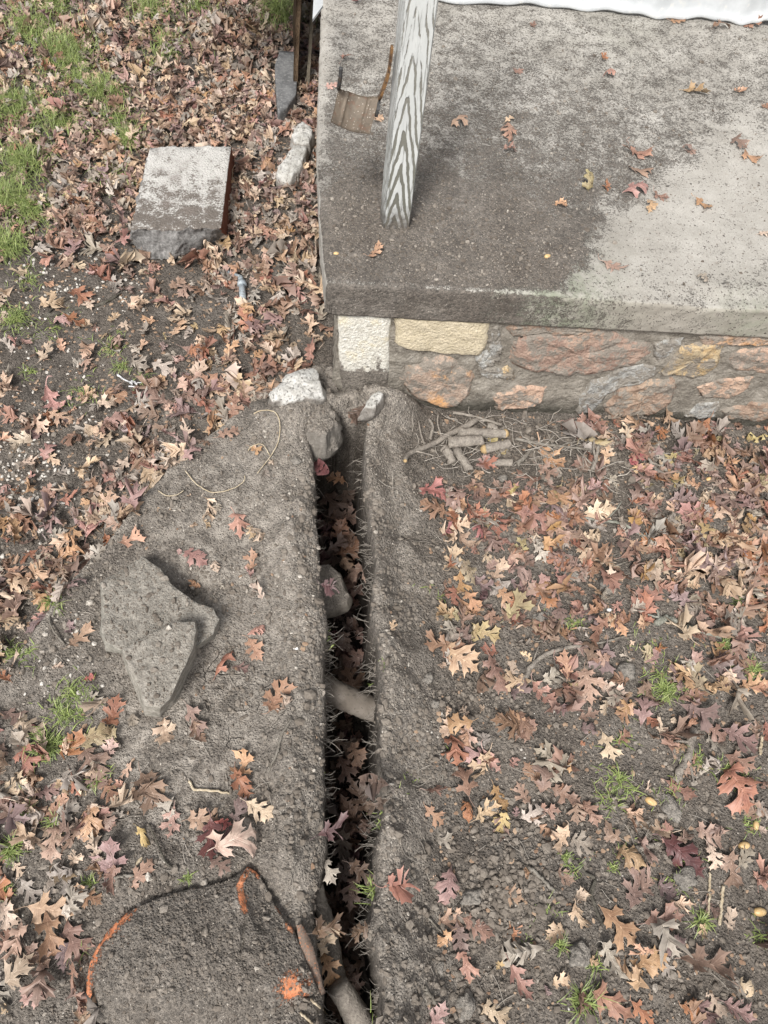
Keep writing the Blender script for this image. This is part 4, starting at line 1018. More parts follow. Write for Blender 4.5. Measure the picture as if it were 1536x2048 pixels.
def leaf_mat(key):
    a, b, wd = PAL[key]; n = N('leaf_' + key, .55, .35)
    oi = n.t.nodes.new('ShaderNodeObjectInfo'); rnd = n.math('FRACT', n.math('ADD', oi.outputs['Random'], n.attr('rnd')))
    uv = n.attr('luv', 'Vector'); c = n.xyz(uv); u = n.math('ABSOLUTE', c[0]); v = c[1]
    off = n.t.nodes.new('ShaderNodeVectorMath'); off.operation = 'ADD'; n.lk(n.co, off.inputs[0])
    cb = n.t.nodes.new('ShaderNodeCombineXYZ'); n.lk(n.math('MULTIPLY', rnd, 37.0), cb.inputs[0]); n.lk(cb.outputs[0], off.inputs[1])
    f = n.noise(32, 4, .65, off.outputs[0]); f2 = n.noise(150, 3, .6, off.outputs[0])
    col = n.mix(n.rng(f, .35, .65), a, b)
    mean = [sum(a) / 3] * 3
    col = n.mix(n.rng(f2, .35, .7, 0, .35), col, tuple(x * .6 for x in b))
    col = n.mix(n.math('MULTIPLY', n.rng(u, .35, 1.0), .35), col, tuple(min(1, x * 1.25 + .03) for x in a))
    vein = n.rng(u, .05, .015); sv = n.rng(c[2], .80, .96)
    vv = n.math('MAXIMUM', n.math('MULTIPLY', vein, .65), n.math('MULTIPLY', sv, .28))
    col = n.mix(vv, col, tuple(min(1, x * 1.3 + .05) for x in a))
    col = n.mix(n.math('MULTIPLY', n.geo.outputs['Backfacing'], .5), col, tuple(min(1, x * .75 + .11) for x in a))
    val = n.rng(rnd, 0, 1, .78, 1.22, False)
    hsv = n.t.nodes.new('ShaderNodeHueSaturation'); n.lk(col, hsv.inputs['Color']); n.lk(val, hsv.inputs['Value'])
    n.lk(n.rng(n.math('FRACT', n.math('MULTIPLY', rnd, 7.3)), 0, 1, .49, .512, False), hsv.inputs['Hue']); n.lk(n.rng(n.math('FRACT', n.math('MULTIPLY', rnd, 3.7)), 0, 1, .72, 1.05, False), hsv.inputs['Saturation'])
    h = n.math('ADD', n.math('MULTIPLY', vv, -1.0), n.math('MULTIPLY', f2, .6))
    return n.done(hsv.outputs[0], n.bump(h, .5, .0012), n.rng(f, .3, .7, .42, .65))
for k in PAL: M['leaf_' + k] = leaf_mat(k)

def leaf_geo(seed, sub=2, ns=3, curl=1.0, torn=.12):
    """lobed oak leaf, unit length along +Y: returns V, F, uv"""
    rs = np.random.RandomState(seed); npair = rs.choice([2, 3, 3]); wdt = rs.uniform(.85, 1.15)
    if npair == 3: ms = np.array([.17, .36, .58]); A0 = np.array([.27, .44, .40]); T0 = np.array([72, 60, 46.]); nw = .048
    else: ms = np.array([.24, .52]); A0 = np.array([.34, .48]); T0 = np.array([68, 50.]); nw = .062
    def side():
        O = [(0.0, 0.0), (.022, .03)]; Mr = [0.0, .03]; Cn = [0, 0]
        m_ = ms + rs.randn(npair) * .018; A = A0 * wdt * rs.uniform(.82, 1.15, npair); th = np.radians(T0 + rs.randn(npair) * 6)
        for i in range(npair):
            e = np.array([math.sin(th[i]), math.cos(th[i])]); b = np.array([-e[1], e[0]]); o = np.array([0, m_[i]])
            tw_ = rs.uniform(.085, .14) * (.75 + A[i]); t1 = rs.uniform(.70, .86); t2 = rs.uniform(.66, .84)
            k = nw * rs.uniform(.8, 1.25)
            pts = [(.30, -k, -.6, 0), (.52, -k * 1.05, -.5, 0), (t1, -tw_, -.4, .15), (t1 * .97, -tw_ * .42, -.2, .5), (1.0, rs.uniform(-.02, .02), 0, 1), (t2 * .97, tw_ * .38, .2, .5), (t2, tw_ * .95, .4, .15), (.52, k * 1.05, .5, 0), (.32, k, .6, 0)]
            if rs.rand() < .25: pts.pop(2); pts.pop(2)
            for (a_, b_, mm, cc) in pts:
                O.append(tuple(o + e * a_ * A[i] + b * b_)); Mr.append(m_[i] + mm * .09); Cn.append(cc)
            nx_ = m_[i + 1] if i + 1 < npair else .80
            O.append((rs.uniform(.045, .085), (m_[i] + nx_) / 2 + .05)); Mr.append((m_[i] + nx_) / 2); Cn.append(0)
        w_ = rs.uniform(.8, 1.2)
        for (x, y, mm, cc) in ((.062 * w_, .80, .80, 0), (.17 * w_, .885, .83, .3), (.075 * w_, .885, .87, 0), (.045 * w_, .92, .92, 0), (0.0, 1.03, 1.0, 1)):
            O.append((x, y)); Mr.append(mm); Cn.append(cc)
        O = np.array(O); Mr = np.maximum.accumulate(np.array(Mr)); Cn = np.array(Cn, float)
        if sub > 1:   # subdivide, bending the blunt stretches inwards a little
            o2 = [O[0]]; m2 = [Mr[0]]; c2 = [Cn[0]]
            for k in range(len(O) - 1):
                for q in range(1, sub + 1):
                    t = q / sub; p = O[k] * (1 - t) + O[k + 1] * t
                    mid = np.array([0, Mr[k] * (1 - t) + Mr[k + 1] * t]); p = p + (mid - p) * .07 * math.sin(math.pi * t)
                    o2.append(p); m2.append(mid[1]); c2.append(Cn[k] * (1 - t) + Cn[k + 1] * t)
            O, Mr, Cn = np.array(o2), np.array(m2), np.array(c2)
        return O, Mr, Cn
    V = []; UV = []; F = []
    for sg in (-1, 1):
        O, Mr, Cn = side(); n = len(O)
        if True:
            b0 = len(V)
            for k in range(n):
                for q in range(ns + 1):
                    t = q / ns; V.append((sg * O[k, 0] * t, Mr[k] * (1 - t) + O[k, 1] * t, 0)); UV.append((t, Mr[k], Cn[k]))
            for k in range(n - 1):
                for q in range(ns):
                    a_ = b0 + k * (ns + 1) + q; f = [a_, a_ + 1, a_ + ns + 2, a_ + ns + 1]; F.append(f if sg > 0 else f[::-1])
    V = np.array(V, float); UV = np.array(UV, float); m = len(V)
    pl = rs.uniform(.12, .32); pw = .011; bend = rs.uniform(-.14, .14); pv = []
    for k in range(5):
        q = k / 4; yy = .03 - q * (pl + .03); xx = bend * q * q
        for (a_, b_) in ((-pw, 0), (0, pw * 1.4), (pw, 0)): pv.append((xx + a_, yy, b_))
    V = np.vstack([V, pv]); UV = np.vstack([UV, np.zeros((15, 3))])
    for k in range(4):
        for q in range(3): F.append([m + k * 3 + q, m + k * 3 + (q + 1) % 3, m + (k + 1) * 3 + (q + 1) % 3, m + (k + 1) * 3 + q])
    V[:, 1] -= .5
    if rs.rand() < torn:
        k = rs.uniform(.15, .6); side_ = rs.choice([-1, 1]); cen = np.array([V[f].mean(0) for f in F]); jag = .05 * np.sin(cen[:, 1] * 37 + seed) + .03 * np.sin(cen[:, 0] * 71)
        cut = (cen[:, 0] * side_ * rs.uniform(.2, 1.4) + cen[:, 1] * rs.choice([-1, 1]) + jag) > k * .5
        F = [f for f, c_ in zip(F, cut) if not c_] if cut.mean() < .75 else F
    # deform: fold, roll, curl of tips, twist
    x, y, z = V.T.copy()
    sgn = rs.choice([-1, 1], p=[.6, .4])
    rx = rs.uniform(.22, .8) / curl; ax_ = rs.uniform(-.1, .1)
    xx = x - ax_; x2 = rx * np.sin(np.clip(xx / rx, -2.4, 2.4)) + ax_; z2 = sgn * rx * (1 - np.cos(np.clip(xx / rx, -2.4, 2.4)))
    z2 = z + z2 + curl * .16 * rs.uniform(-.5, 1) * np.abs(x)
    # individual lobe tips lifting or drooping
    lob = np.clip(np.hypot(x, (y) * .6) - .12, 0, 1)
    z2 = z2 + curl * lob * 1.7 * fbm(x * 3 + seed, y * 3 + seed * .3, 2, seed % 97)
    z2 = z2 + .02 * curl * fbm(x * 11 + seed, y * 11, 2, seed % 91) * 2
    ry = rs.uniform(.28, 1.1) / curl * rs.choice([-1, 1]); 
    a = y / ry; y3 = ry * np.sin(a) - z2 * np.sin(a); z3 = ry * (1 - np.cos(a)) + z2 * np.cos(a)
    tw = rs.uniform(-.7, .7) * curl * y; x4 = x2 * np.cos(tw) - z3 * np.sin(tw); z4 = x2 * np.sin(tw) + z3 * np.cos(tw)
    V = np.stack([x4, y3, z4], -1)
    return V, F, UV
def on_slab(px, py): return px > 648 and py < 566 + (px - 652) * .056
def surf(px, py):
    if on_slab(px, py): return un(px, py, ZS)
    return on_ground(px, py)

# hand-read leaves: crop origin, scale, then (x, y, size, direction, colour)
r_ = 'r'
CROPS = [
 ((850, 1450), 2.24, [
 (105,20,90,200,'tan'),(185,65,110,-100,'tanorange'),(455,25,100,60,'brown'),(725,20,90,10,'mauve'),(815,100,110,-70,'tan'),(700,85,60,20,'orange'),(880,60,80,0,'rust'),(580,110,80,30,'mauve'),
 (215,140,110,170,'pink'),(290,165,110,-45,'pink'),(170,250,130,100,'brown'),(185,380,110,-90,'rust'),(40,410,100,-45,'tanorange'),(330,330,100,-60,'ochre'),(345,440,90,-100,'yellow'),
 (485,400,120,30,'pale'),(405,395,80,200,'mauve'),(435,310,90,120,'tanorange'),(525,240,150,80,'brown'),(490,230,120,130,'brown'),(630,320,120,-30,'brown'),(545,470,110,-80,'tanorange'),(605,520,120,-110,'tan'),(695,530,110,-20,'grey'),
 (225,510,70,-80,'grey'),(80,515,90,-10,'grey'),(810,490,110,150,'brown'),(900,590,140,-30,'ochre'),(620,680,90,-30,'tanorange'),(695,770,90,60,'tan'),(690,870,120,-60,'tan'),(580,930,90,210,'tan'),
 (860,900,170,-50,'tanorange'),(100,740,160,-95,'pink'),(40,690,60,150,'tan'),(125,870,130,10,'tanorange'),(150,960,110,-80,'brown'),(235,910,130,-30,'brown'),(80,980,100,-120,'ochre'),(180,1070,130,-80,'rust'),
 (350,1065,90,70,'yellow'),(425,1150,140,-60,'rust'),(540,1190,80,-20,'mauve'),(600,1145,90,20,'tan'),(830,1050,150,-60,'grey'),(1000,1060,160,25,'tanorange'),(1080,1080,90,-70,'grey'),(940,730,160,70,'brown'),(1000,710,120,40,'brown'),
 (1075,740,110,-45,'mauve'),(1060,870,150,10,'brown'),(1110,990,110,30,'mauve'),(1270,1080,230,-20,'brown'),(1425,1180,110,-30,'yellow'),(820,1240,190,-30,'rust'),(970,1290,110,-45,'rust'),(1150,600,190,-45,'maroon'),(1080,490,90,100,'rust'),
 (1270,495,120,-20,'tanorange'),(1140,290,120,-30,'rust'),(1165,210,90,30,'tanorange'),(1385,290,200,-60,'rust'),(1400,170,110,-30,'brown'),(1410,70,150,-30,'mauve'),(1140,100,80,-60,'ochre'),(1280,600,100,-70,'tan'),
 (1370,650,140,-80,'brown'),(1430,590,100,60,'grey'),(1365,870,90,70,'tan'),(1010,410,80,20,'grey'),(1155,490,70,-80,'tan'),(990,280,70,-40,'tan'),(1050,250,70,-70,'tan'),(1500,380,90,-30,'grey'),
 (1300,1240,110,-60,'tan'),(1400,1280,120,-30,'mauve'),(1200,1280,110,-20,'rust'),(310,1290,120,-30,'tan'),(50,1310,120,60,'pink'),(1300,40,100,-30,'brown'),(1480,20,80,0,'brown'),(1510,270,80,-30,'brown'),
 (1500,470,60,0,'tan'),(840,350,60,10,'grey'),(1240,930,80,-50,'tan'),(930,1100,80,-40,'grey'),(745,1060,60,-80,'ochre')]),
 ((850, 900), 2.24, [
 (30,210,120,-20,'red'),(85,155,70,60,'tan'),(150,235,70,100,'pink'),(265,60,90,60,'pink'),(565,45,140,-45,'tanorange'),(240,120,80,-30,'ochre'),(235,190,100,-20,'brown'),(345,195,100,80,'brown'),(625,215,170,20,'ochre'),
 (710,200,80,70,'olive'),(750,215,70,60,'pink'),(490,310,150,-10,'rust'),(590,370,140,-50,'rust'),(240,290,90,10,'tanorange'),(440,230,90,80,'brown'),(575,270,90,-40,'mauve'),(655,270,80,0,'orange'),(780,290,110,10,'tan'),
 (760,350,100,-20,'grey'),(300,330,80,60,'rust'),(240,370,90,-60,'red'),(130,320,100,100,'rust'),(95,380,70,-60,'red'),(185,420,130,-30,'tan'),(260,410,80,60,'rust'),(360,365,50,0,'orange'),(430,440,110,70,'olive'),
 (410,490,100,10,'tanorange'),(125,490,110,80,'ochre'),(195,550,110,-60,'olive'),(330,540,110,60,'tanorange'),(430,560,120,-30,'pink'),(270,490,80,50,'tan'),(510,610,120,40,'pink'),(590,590,120,-30,'pink'),
 (160,600,90,-80,'ochre'),(125,670,100,-90,'rust'),(205,690,110,-60,'orange'),(180,740,80,-90,'tanorange'),(255,610,100,-40,'mauve'),(250,670,70,0,'maroon'),(365,680,120,-50,'tanorange'),(465,720,80,50,'brown'),
 (540,670,100,-40,'rust'),(600,730,100,-80,'brown'),(685,730,130,70,'pink'),(775,770,100,-30,'mauve'),(860,785,110,-60,'orange'),(975,780,80,60,'tanorange'),(800,650,110,60,'grey'),(795,580,80,10,'pink'),
 (990,670,160,30,'pink'),(705,465,100,-90,'tan'),(515,470,90,-50,'pale'),(900,430,110,0,'brown'),(965,440,100,-30,'tanorange'),(1015,445,70,70,'pale'),(1040,530,100,-10,'tan'),(740,900,110,70,'brown'),
 (150,950,170,-35,'tanorange'),(110,920,80,140,'rust'),(75,970,50,-60,'tan'),(320,1010,150,-60,'brown'),(385,990,90,80,'tan'),(420,1080,110,30,'mauve'),(525,1095,130,-40,'rust'),(455,925,70,-80,'tan'),(625,970,110,100,'tanorange'),
 (570,1020,90,30,'grey'),(905,925,80,-20,'pale'),(1035,930,100,20,'pink'),(920,870,70,30,'tan'),(720,1060,150,-80,'tanorange'),(660,1050,60,60,'olive'),(835,1080,120,-20,'tan'),(1195,960,110,60,'pink'),
 (1340,990,150,-30,'mauve'),(1125,1020,80,60,'tan'),(1210,1080,120,-60,'brown'),(1280,1070,80,-80,'pink'),(1470,1050,110,10,'tanorange'),(1440,980,90,60,'brown'),(1500,890,80,-60,'brown'),(100,1170,50,80,'tan'),
 (170,1170,60,60,'tan'),(130,1245,130,180,'tanorange'),(190,1290,110,-80,'tanorange'),(450,1240,150,-50,'brown'),(400,1210,90,150,'ochre'),(730,1190,90,20,'brown'),(970,1160,140,80,'pink'),(1040,1190,70,-50,'grey'),
 (1110,1210,70,20,'tan'),(255,1160,50,30,'tan'),(940,200,110,70,'brown'),(1020,230,90,0,'tan'),(1000,90,90,50,'tan'),(930,60,80,60,'red'),(1150,25,110,80,'rust'),(1240,95,80,20,'mauve'),(1320,290,90,30,'tan'),
 (1240,370,100,50,'yellow'),(1190,310,110,60,'brown'),(1380,350,80,-60,'brown'),(1440,410,90,-20,'tan'),(1320,510,100,-20,'tanorange'),(1400,510,80,70,'tan'),(1450,620,120,60,'tanorange'),(1350,650,80,30,'tan'),(1510,740,90,10,'tanorange'),
 (1130,70,80,20,'mauve'),(1490,130,110,50,'mauve'),(1440,190,70,-30,'yellow'),(1380,730,70,-30,'pale'),(650,470,60,60,'pale'),(600,490,60,80,'pink'),(1160,720,90,60,'tan'),(430,850,0,0,'mauve')]),
 ((0, 1450), 2.56, [
 (70,320,150,50,'tan'),(135,180,150,-60,'rust'),(180,20,90,-110,'red'),(520,70,170,20,'olive'),(480,200,190,-60,'brown'),(560,130,110,60,'pink'),(390,310,110,-60,'rust'),(500,290,110,-20,'brown'),(250,340,110,20,'mauve'),(560,340,110,-60,'rust'),
 (650,235,100,80,'tanorange'),(620,310,70,10,'orange'),(780,340,180,-65,'brown'),(840,50,120,80,'tan'),(1010,40,130,-60,'brown'),(300,420,130,60,'tanorange'),(215,440,90,-80,'brown'),(345,450,130,50,'grey'),
 (460,510,170,-100,'tanorange'),(550,490,110,-40,'brown'),(275,610,160,-100,'tanorange'),(600,460,80,-50,'grey'),(570,680,190,80,'mauve'),(570,790,130,-110,'brown'),(725,760,150,50,'rust'),(735,575,110,-70,'yellow'),
 (860,430,110,100,'pale'),(880,500,130,-100,'pink'),(1250,200,170,80,'tanorange'),(1240,310,140,-60,'rust'),(1335,440,140,-30,'tan'),(1050,490,150,0,'ochre'),(1230,440,110,60,'mauve'),(1150,500,90,100,'red'),(1080,590,170,-90,'maroon'),
 (1150,600,120,20,'maroon'),(1130,720,110,-30,'brown'),(390,680,90,20,'tan'),(340,810,110,-90,'grey'),(250,840,110,70,'grey'),(150,850,120,-60,'grey'),(480,840,80,-20,'grey'),(50,970,150,-60,'tan'),
 (270,950,190,-10,'ochre'),(270,1080,190,-80,'ochre'),(200,1190,150,-40,'brown'),(380,1110,190,-70,'brown'),(330,1180,120,-90,'mauve'),(80,1280,200,50,'tan'),(190,1380,130,200,'pink'),(430,1480,150,70,'tanorange'),(1180,1470,150,90,'mauve'),
 (890,1490,90,50,'grey'),(70,470,100,30,'grey'),(150,550,90,20,'grey'),(30,1450,90,60,'tan'),(660,1490,80,50,'tan'),(160,620,80,-30,'grey'),(10,240,80,60,'tan')]),
 ((100, 900), 2.56, [
 (965,385,150,-80,'pink'),(1030,430,70,0,'tan'),(735,385,90,10,'tan'),(800,385,90,40,'tan'),(1035,570,110,90,'tanorange'),(1020,635,90,-80,'pink'),(750,560,130,-30,'pink'),(655,525,80,10,'pink'),(420,460,110,30,'tanorange'),(745,695,90,-30,'orange'),(880,700,70,20,'grey'),
 (730,860,110,10,'tan'),(1060,930,100,60,'pink'),(1050,1025,120,-60,'tanorange'),(890,1090,150,60,'rust'),(975,1120,90,-20,'mauve'),(1165,1270,170,60,'orange'),(740,1390,150,-70,'brown'),(590,1440,120,-80,'tan'),
 (330,1340,150,70,'rust'),(235,1280,100,-60,'grey'),(165,960,140,50,'tanorange'),(105,920,90,60,'mauve'),(210,1170,60,50,'red'),(45,1110,80,40,'tan'),(240,1480,170,20,'olive'),(1135,70,70,-60,'tan'),(1100,150,80,60,'grey'),
 (710,235,50,0,'tan'),(1055,5,70,30,'tanorange'),(850,605,90,10,'tan'),(430,1380,90,-40,'grey'),(850,740,70,10,'grey'),(860,300,60,60,'grey')]),
 ((0, 600), 2.74, [
 (355,135,120,0,'pink'),(140,235,90,20,'pink'),(520,165,100,10,'pink'),(745,60,110,0,'tan'),(625,100,90,0,'tan'),(700,150,90,30,'tan'),(940,50,90,20,'pink'),(815,120,80,-60,'tanorange'),(980,160,120,60,'tanorange'),(1065,155,70,70,'yellow'),
 (905,210,60,60,'yellow'),(250,330,100,20,'tanorange'),(480,360,120,-70,'tanorange'),(340,260,80,60,'tanorange'),(290,570,170,-60,'pink'),(380,550,80,30,'pink'),(395,600,70,-20,'tanorange'),(225,700,110,-40,'tan'),(345,660,120,-20,'tanorange'),
 (440,655,90,-10,'tanorange'),(640,665,140,10,'pink'),(545,740,100,60,'tan'),(630,530,120,-20,'tanorange'),(600,590,120,10,'tan'),(1090,300,120,0,'rust'),(985,330,100,60,'pink'),(1190,345,90,80,'pink'),(1060,480,160,10,'tanorange'),
 (890,375,120,-20,'pale'),(950,430,110,0,'mauve'),(905,590,100,30,'tanorange'),(790,600,100,10,'olive'),(270,840,120,60,'pink'),(30,780,100,-50,'tanorange'),(80,820,90,-80,'tan'),(620,950,130,50,'pink'),(700,980,110,10,'pale'),
 (1055,850,130,40,'pink'),(1260,740,120,20,'rust'),(920,740,100,20,'pink'),(900,790,90,60,'pale'),(410,1290,120,-80,'tanorange'),(115,1570,150,10,'tan'),(590,1330,90,-60,'rust'),(1400,830,80,30,'tanorange'),(1495,905,80,-60,'tan'),
 (520,1150,120,-80,'pink'),(600,1170,110,-20,'tan'),(200,1290,110,0,'tanorange'),(40,1040,90,60,'pink'),(170,980,80,0,'pink'),(1500,380,90,30,'rust'),(1400,440,130,-30,'rust'),(1300,640,110,30,'pink'),(450,940,90,-20,'tan'),(790,1010,90,10,'tan'),(1390,220,100,0,'pink'),(1490,260,90,40,'tan')]),
 ((0, 0), 1.0, [  # on the slab, the lawn near it and single leaves
 (915,252,42,10,'tanorange'),(1018,270,46,-80,'tanorange'),(1018,243,22,20,'tan'),(1205,118,25,60,'rust'),(1215,153,28,-10,'rust'),(1035,145,24,10,'brown'),(1065,52,20,60,'brown'),(1390,187,46,-10,'ochre'),(1478,185,28,0,'tanorange'),(1530,215,26,10,'rust'),
 (1275,310,60,0,'rust'),(1274,345,56,0,'brown'),(1178,375,52,60,'olive'),(1214,375,30,40,'rust'),(1272,385,56,0,'pink'),(1318,395,34,-10,'brown'),(1300,415,36,-100,'ochre'),(1405,412,40,-30,'ochre'),(1500,317,50,-20,'ochre'),
 (1233,538,56,-20,'tanorange'),(1405,562,32,-30,'grey'),(1120,413,26,-10,'ochre'),(750,508,42,50,'tanorange'),(694,121,30,10,'rust'),(757,240,26,40,'tanorange'),(664,175,24,0,'pink'),(712,5,26,60,'red'),(1528,470,26,0,'tan'),
 (1440,58,42,0,'brown'),(1500,50,42,0,'rust'),(1372,300,26,-20,'brown'),(1474,292,40,-40,'brown'),(1380,305,22,0,'brown'),(1020,305,28,0,'brown'),(1355,44,30,0,'ochre'),
 (180,438,45,0,'pink'),(165,600,48,-40,'rust'),(410,775,60,30,'tanorange')]),
]
DENS = [("the white post", 790, 420), ("the rusty bracket", 710, 225), ("the concrete block", 360, 400), ("the slate slab", 575, 160), ("the white mortar bar", 590, 310), ("the metal pipe fitting", 485, 585),
 ("the long dark twig", 140, 622), ("the white painted stone", 595, 785), ("the wall corner", 690, 720), ("the large flat stone", 300, 1210), ("the wedge-shaped stone", 320, 1350), ("the clay pipe", 380, 1920), ("the clay pipe's orange peak", 500, 1745),
 ("the head of the trench", 690, 880), ("the crossing root", 700, 1395), ("the cut root pile", 960, 900), ("the curved grey twig", 1100, 1320), ("the long slender twig", 1260, 1070), ("the lichened branch", 1380, 1257), ("the dark rock at lower right", 1158, 1910),
 ("the stout root stick", 1375, 1510), ("the pale straw stick", 1442, 1810), ("the yellow wall stone", 1385, 725), ("the grey pebble", 977, 1613), ("the photo's bottom right corner", 1536, 2048), ("the photo's bottom left corner", 0, 2048), ("the feathery twig", 270, 765),
 ("the white siding", 1200, 25), ("the slab front's right end", 1536, 600), ("the crooked dark twig", 1180, 1780), ("the dark red leaf", 1363, 1718), ("the looping pale root fibre", 550, 880), ("the soil clods", 1010, 1760), ("the bright grass tuft", 30, 640), ("the bottom end of the trench", 700, 2030), ("the buried path's left end", 40, 1370), ("the stone jutting into the trench", 665, 1175)]
used_labels = {}
SHAPEW = {0: 'flat', 1: 'slightly curled', 2: 'strongly curled'}
def leaf_label(px, py, Lpx, key, cw, where):
    size = 'tiny' if Lpx < 26 else 'small' if Lpx < 42 else 'medium' if Lpx < 58 else 'large' if Lpx < 78 else 'huge'
    order = sorted(DENS, key=lambda d: math.hypot(d[1] - px, d[2] - py))
    for nm, lx, ly in order[:5]:
        dx, dy = px - lx, py - ly; ds = math.hypot(dx, dy)
        a = math.degrees(math.atan2(-dy, dx)) % 360
        dr = ['right of', 'above right of', 'above', 'above left of', 'left of', 'below left of', 'below', 'below right of'][int((a + 22.5) // 45) % 8]
        near = 'just' if ds < 60 else 'slightly' if ds < 130 else 'well' if ds < 220 else 'far'
        lab = f"{size} {PAL[key][2]} {cw}oak leaf {where} {near} {dr} {nm}".replace('  ', ' ')
        if lab not in used_labels and len(lab.split()) <= 16: used_labels[lab] = 1; return lab
    return None
def add_leaf(px, py, Lpx, ang, key, seed, z=None, where=None, lift=0.0, label=None, curl=None, detail=(2, 3)):
    p = surf(px, py) if z is None else un(px, py, z)
    slabtop = z is None and on_slab(px, py)
    d = proj(*p)[2] / FPX; Lw = Lpx * d * (1.15 if slabtop or z is not None else 1.24)
    a = math.radians(ang); q = un(px + math.cos(a) * 10, py - math.sin(a) * 10, p[2]); dv = q - p; th = math.atan2(dv[1], dv[0]) - math.pi / 2
    # foreshortening: leaves pointing away look shorter
    Lw *= 10 * d / max(np.linalg.norm(dv), 1e-6) * 0 + 1
    rs = np.random.RandomState(seed)
    cv = curl if curl is not None else rs.choice([.45, .8, 1.25], p=[.28, .42, .30])
    V, F, UV = leaf_geo(seed, detail[0], detail[1], cv)
    V = V * Lw
    tx, ty = rs.randn(2) * .16
    Rm = np.array(Matrix.Rotation(th, 3, 'Z') @ Matrix.Rotation(tx, 3, 'X') @ Matrix.Rotation(ty, 3, 'Y'))
    V = V @ Rm.T
    if z is None:
        if slabtop: hz = np.full(len(V), ZS + .001)
        else: hz = Hg(p[0] + V[:, 0], p[1] + V[:, 1])
        hz = np.maximum(hz, p[2] - .03); gap = (p[2] + V[:, 2]) - hz; sh = -np.percentile(gap, 5) + .002
    else: sh = -np.percentile(V[:, 2], 10)
    loc = p + np.array([0, 0, sh + lift])
    me = bpy.data.meshes.new('oak_leaf'); me.from_pydata(V.tolist(), [], F); me.materials.append(M['leaf_' + key])
    me.polygons.foreach_set('use_smooth', np.full(len(me.polygons), True))
    at = me.attributes.new('luv', 'FLOAT_VECTOR', 'POINT'); at.data.foreach_set('vector', UV.astype(np.float32).ravel()); me.update()
    o = bpy.data.objects.new('oak_leaf', me); S.collection.objects.link(o); o.location = loc
    if where is None:
        where = 'on the slab' if slabtop else ''
    cw = {.45: 'flattish ', .8: '', 1.25: 'curled '}.get(cv, '')
    lab = label or leaf_label(px, py, Lpx, key, cw, where)
    tag(o, lab or f"{PAL[key][2]} oak leaf {where}", 'leaf', 'fallen oak leaves lying singly on soil, slab and lawn')
    return o
todo = []
for (ox, oy), sc, L in CROPS:
    for (x, y, s, a, k) in L:
        if s > 0: todo.append((ox + x / sc, oy + y / sc, s / sc, a, k))
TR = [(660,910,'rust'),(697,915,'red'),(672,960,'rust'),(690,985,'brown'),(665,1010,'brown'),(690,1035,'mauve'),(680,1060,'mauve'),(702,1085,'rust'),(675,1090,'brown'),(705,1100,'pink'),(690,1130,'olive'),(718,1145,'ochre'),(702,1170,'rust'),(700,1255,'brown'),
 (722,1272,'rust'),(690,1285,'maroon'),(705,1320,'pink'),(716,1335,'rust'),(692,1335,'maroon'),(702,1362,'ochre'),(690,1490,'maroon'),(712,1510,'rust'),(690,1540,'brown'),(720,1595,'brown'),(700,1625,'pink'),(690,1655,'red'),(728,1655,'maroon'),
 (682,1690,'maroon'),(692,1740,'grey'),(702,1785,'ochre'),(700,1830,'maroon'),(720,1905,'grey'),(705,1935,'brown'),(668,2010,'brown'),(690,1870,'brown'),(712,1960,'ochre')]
TR = [(x, y, {'rust': 'shadedrust', 'brown': 'shaded', 'maroon': 'shaded', 'mauve': 'shadedrust', 'red': 'shadedrust', 'pink': 'shadedrust', 'ochre': 'brown', 'olive': 'ochre', 'grey': 'shaded'}[k]) for x, y, k in TR][::1]  # trench leaves swap to darker colours that carry the shade down there
todo.sort(key=lambda t: -t[2])
NI = 300 - len(TR) - 4
extra_litter = [t for t in todo[NI:] if not on_slab(t[0], t[1])]
sl = [t for t in todo[NI:] if on_slab(t[0], t[1])]
todo = todo[:NI]
# slab leaves always single
while sl:
    for i in range(len(todo) - 1, -1, -1):
        if not on_slab(todo[i][0], todo[i][1]): extra_litter.append(todo.pop(i)); break
    todo.append(sl.pop())
for i, (x, y, s, a, k) in enumerate(todo):
    key = k; lift = 0
    add_leaf(x, y, s, a, key, 100 + i)
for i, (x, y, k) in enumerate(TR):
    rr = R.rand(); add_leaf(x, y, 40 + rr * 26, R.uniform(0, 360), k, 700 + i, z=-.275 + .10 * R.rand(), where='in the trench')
# leaves caught on the trench lips
for (x, y, s, a, k, z, lab) in ((653, 1870, 70, 70, 'tan', .0, 'tan oak leaf caught on the left trench lip beside the broken clay rim'), (655, 1740, 55, -60, 'pale', .02, 'pale torn oak leaf hanging over the left trench lip'), (645, 1665, 26, 90, 'tanorange', .02, 'small tan leaf fragment stuck on the left trench lip'), (658, 1940, 62, -70, 'ochre', -.03, 'ochre leaf wedged between trench wall and grey root')):
    add_leaf(x, y, s, a, k, int(x * 3 + y), z=z, label=lab)
# big pale maple-like leaf on the dark red cluster
PAL['cream'] = ((.42, .30, .24), (.34, .20, .16), 'pinkish cream'); M['leaf_cream'] = leaf_mat('cream')
o = add_leaf(468, 1688, 92, 28, 'cream', 903, label='largest leaf left of the trench, pinkish cream, folded over dark maroon leaves', curl=1.3, detail=(3, 4))
o.scale = (1.15, 1.0, 1.0); o.location.z += .014

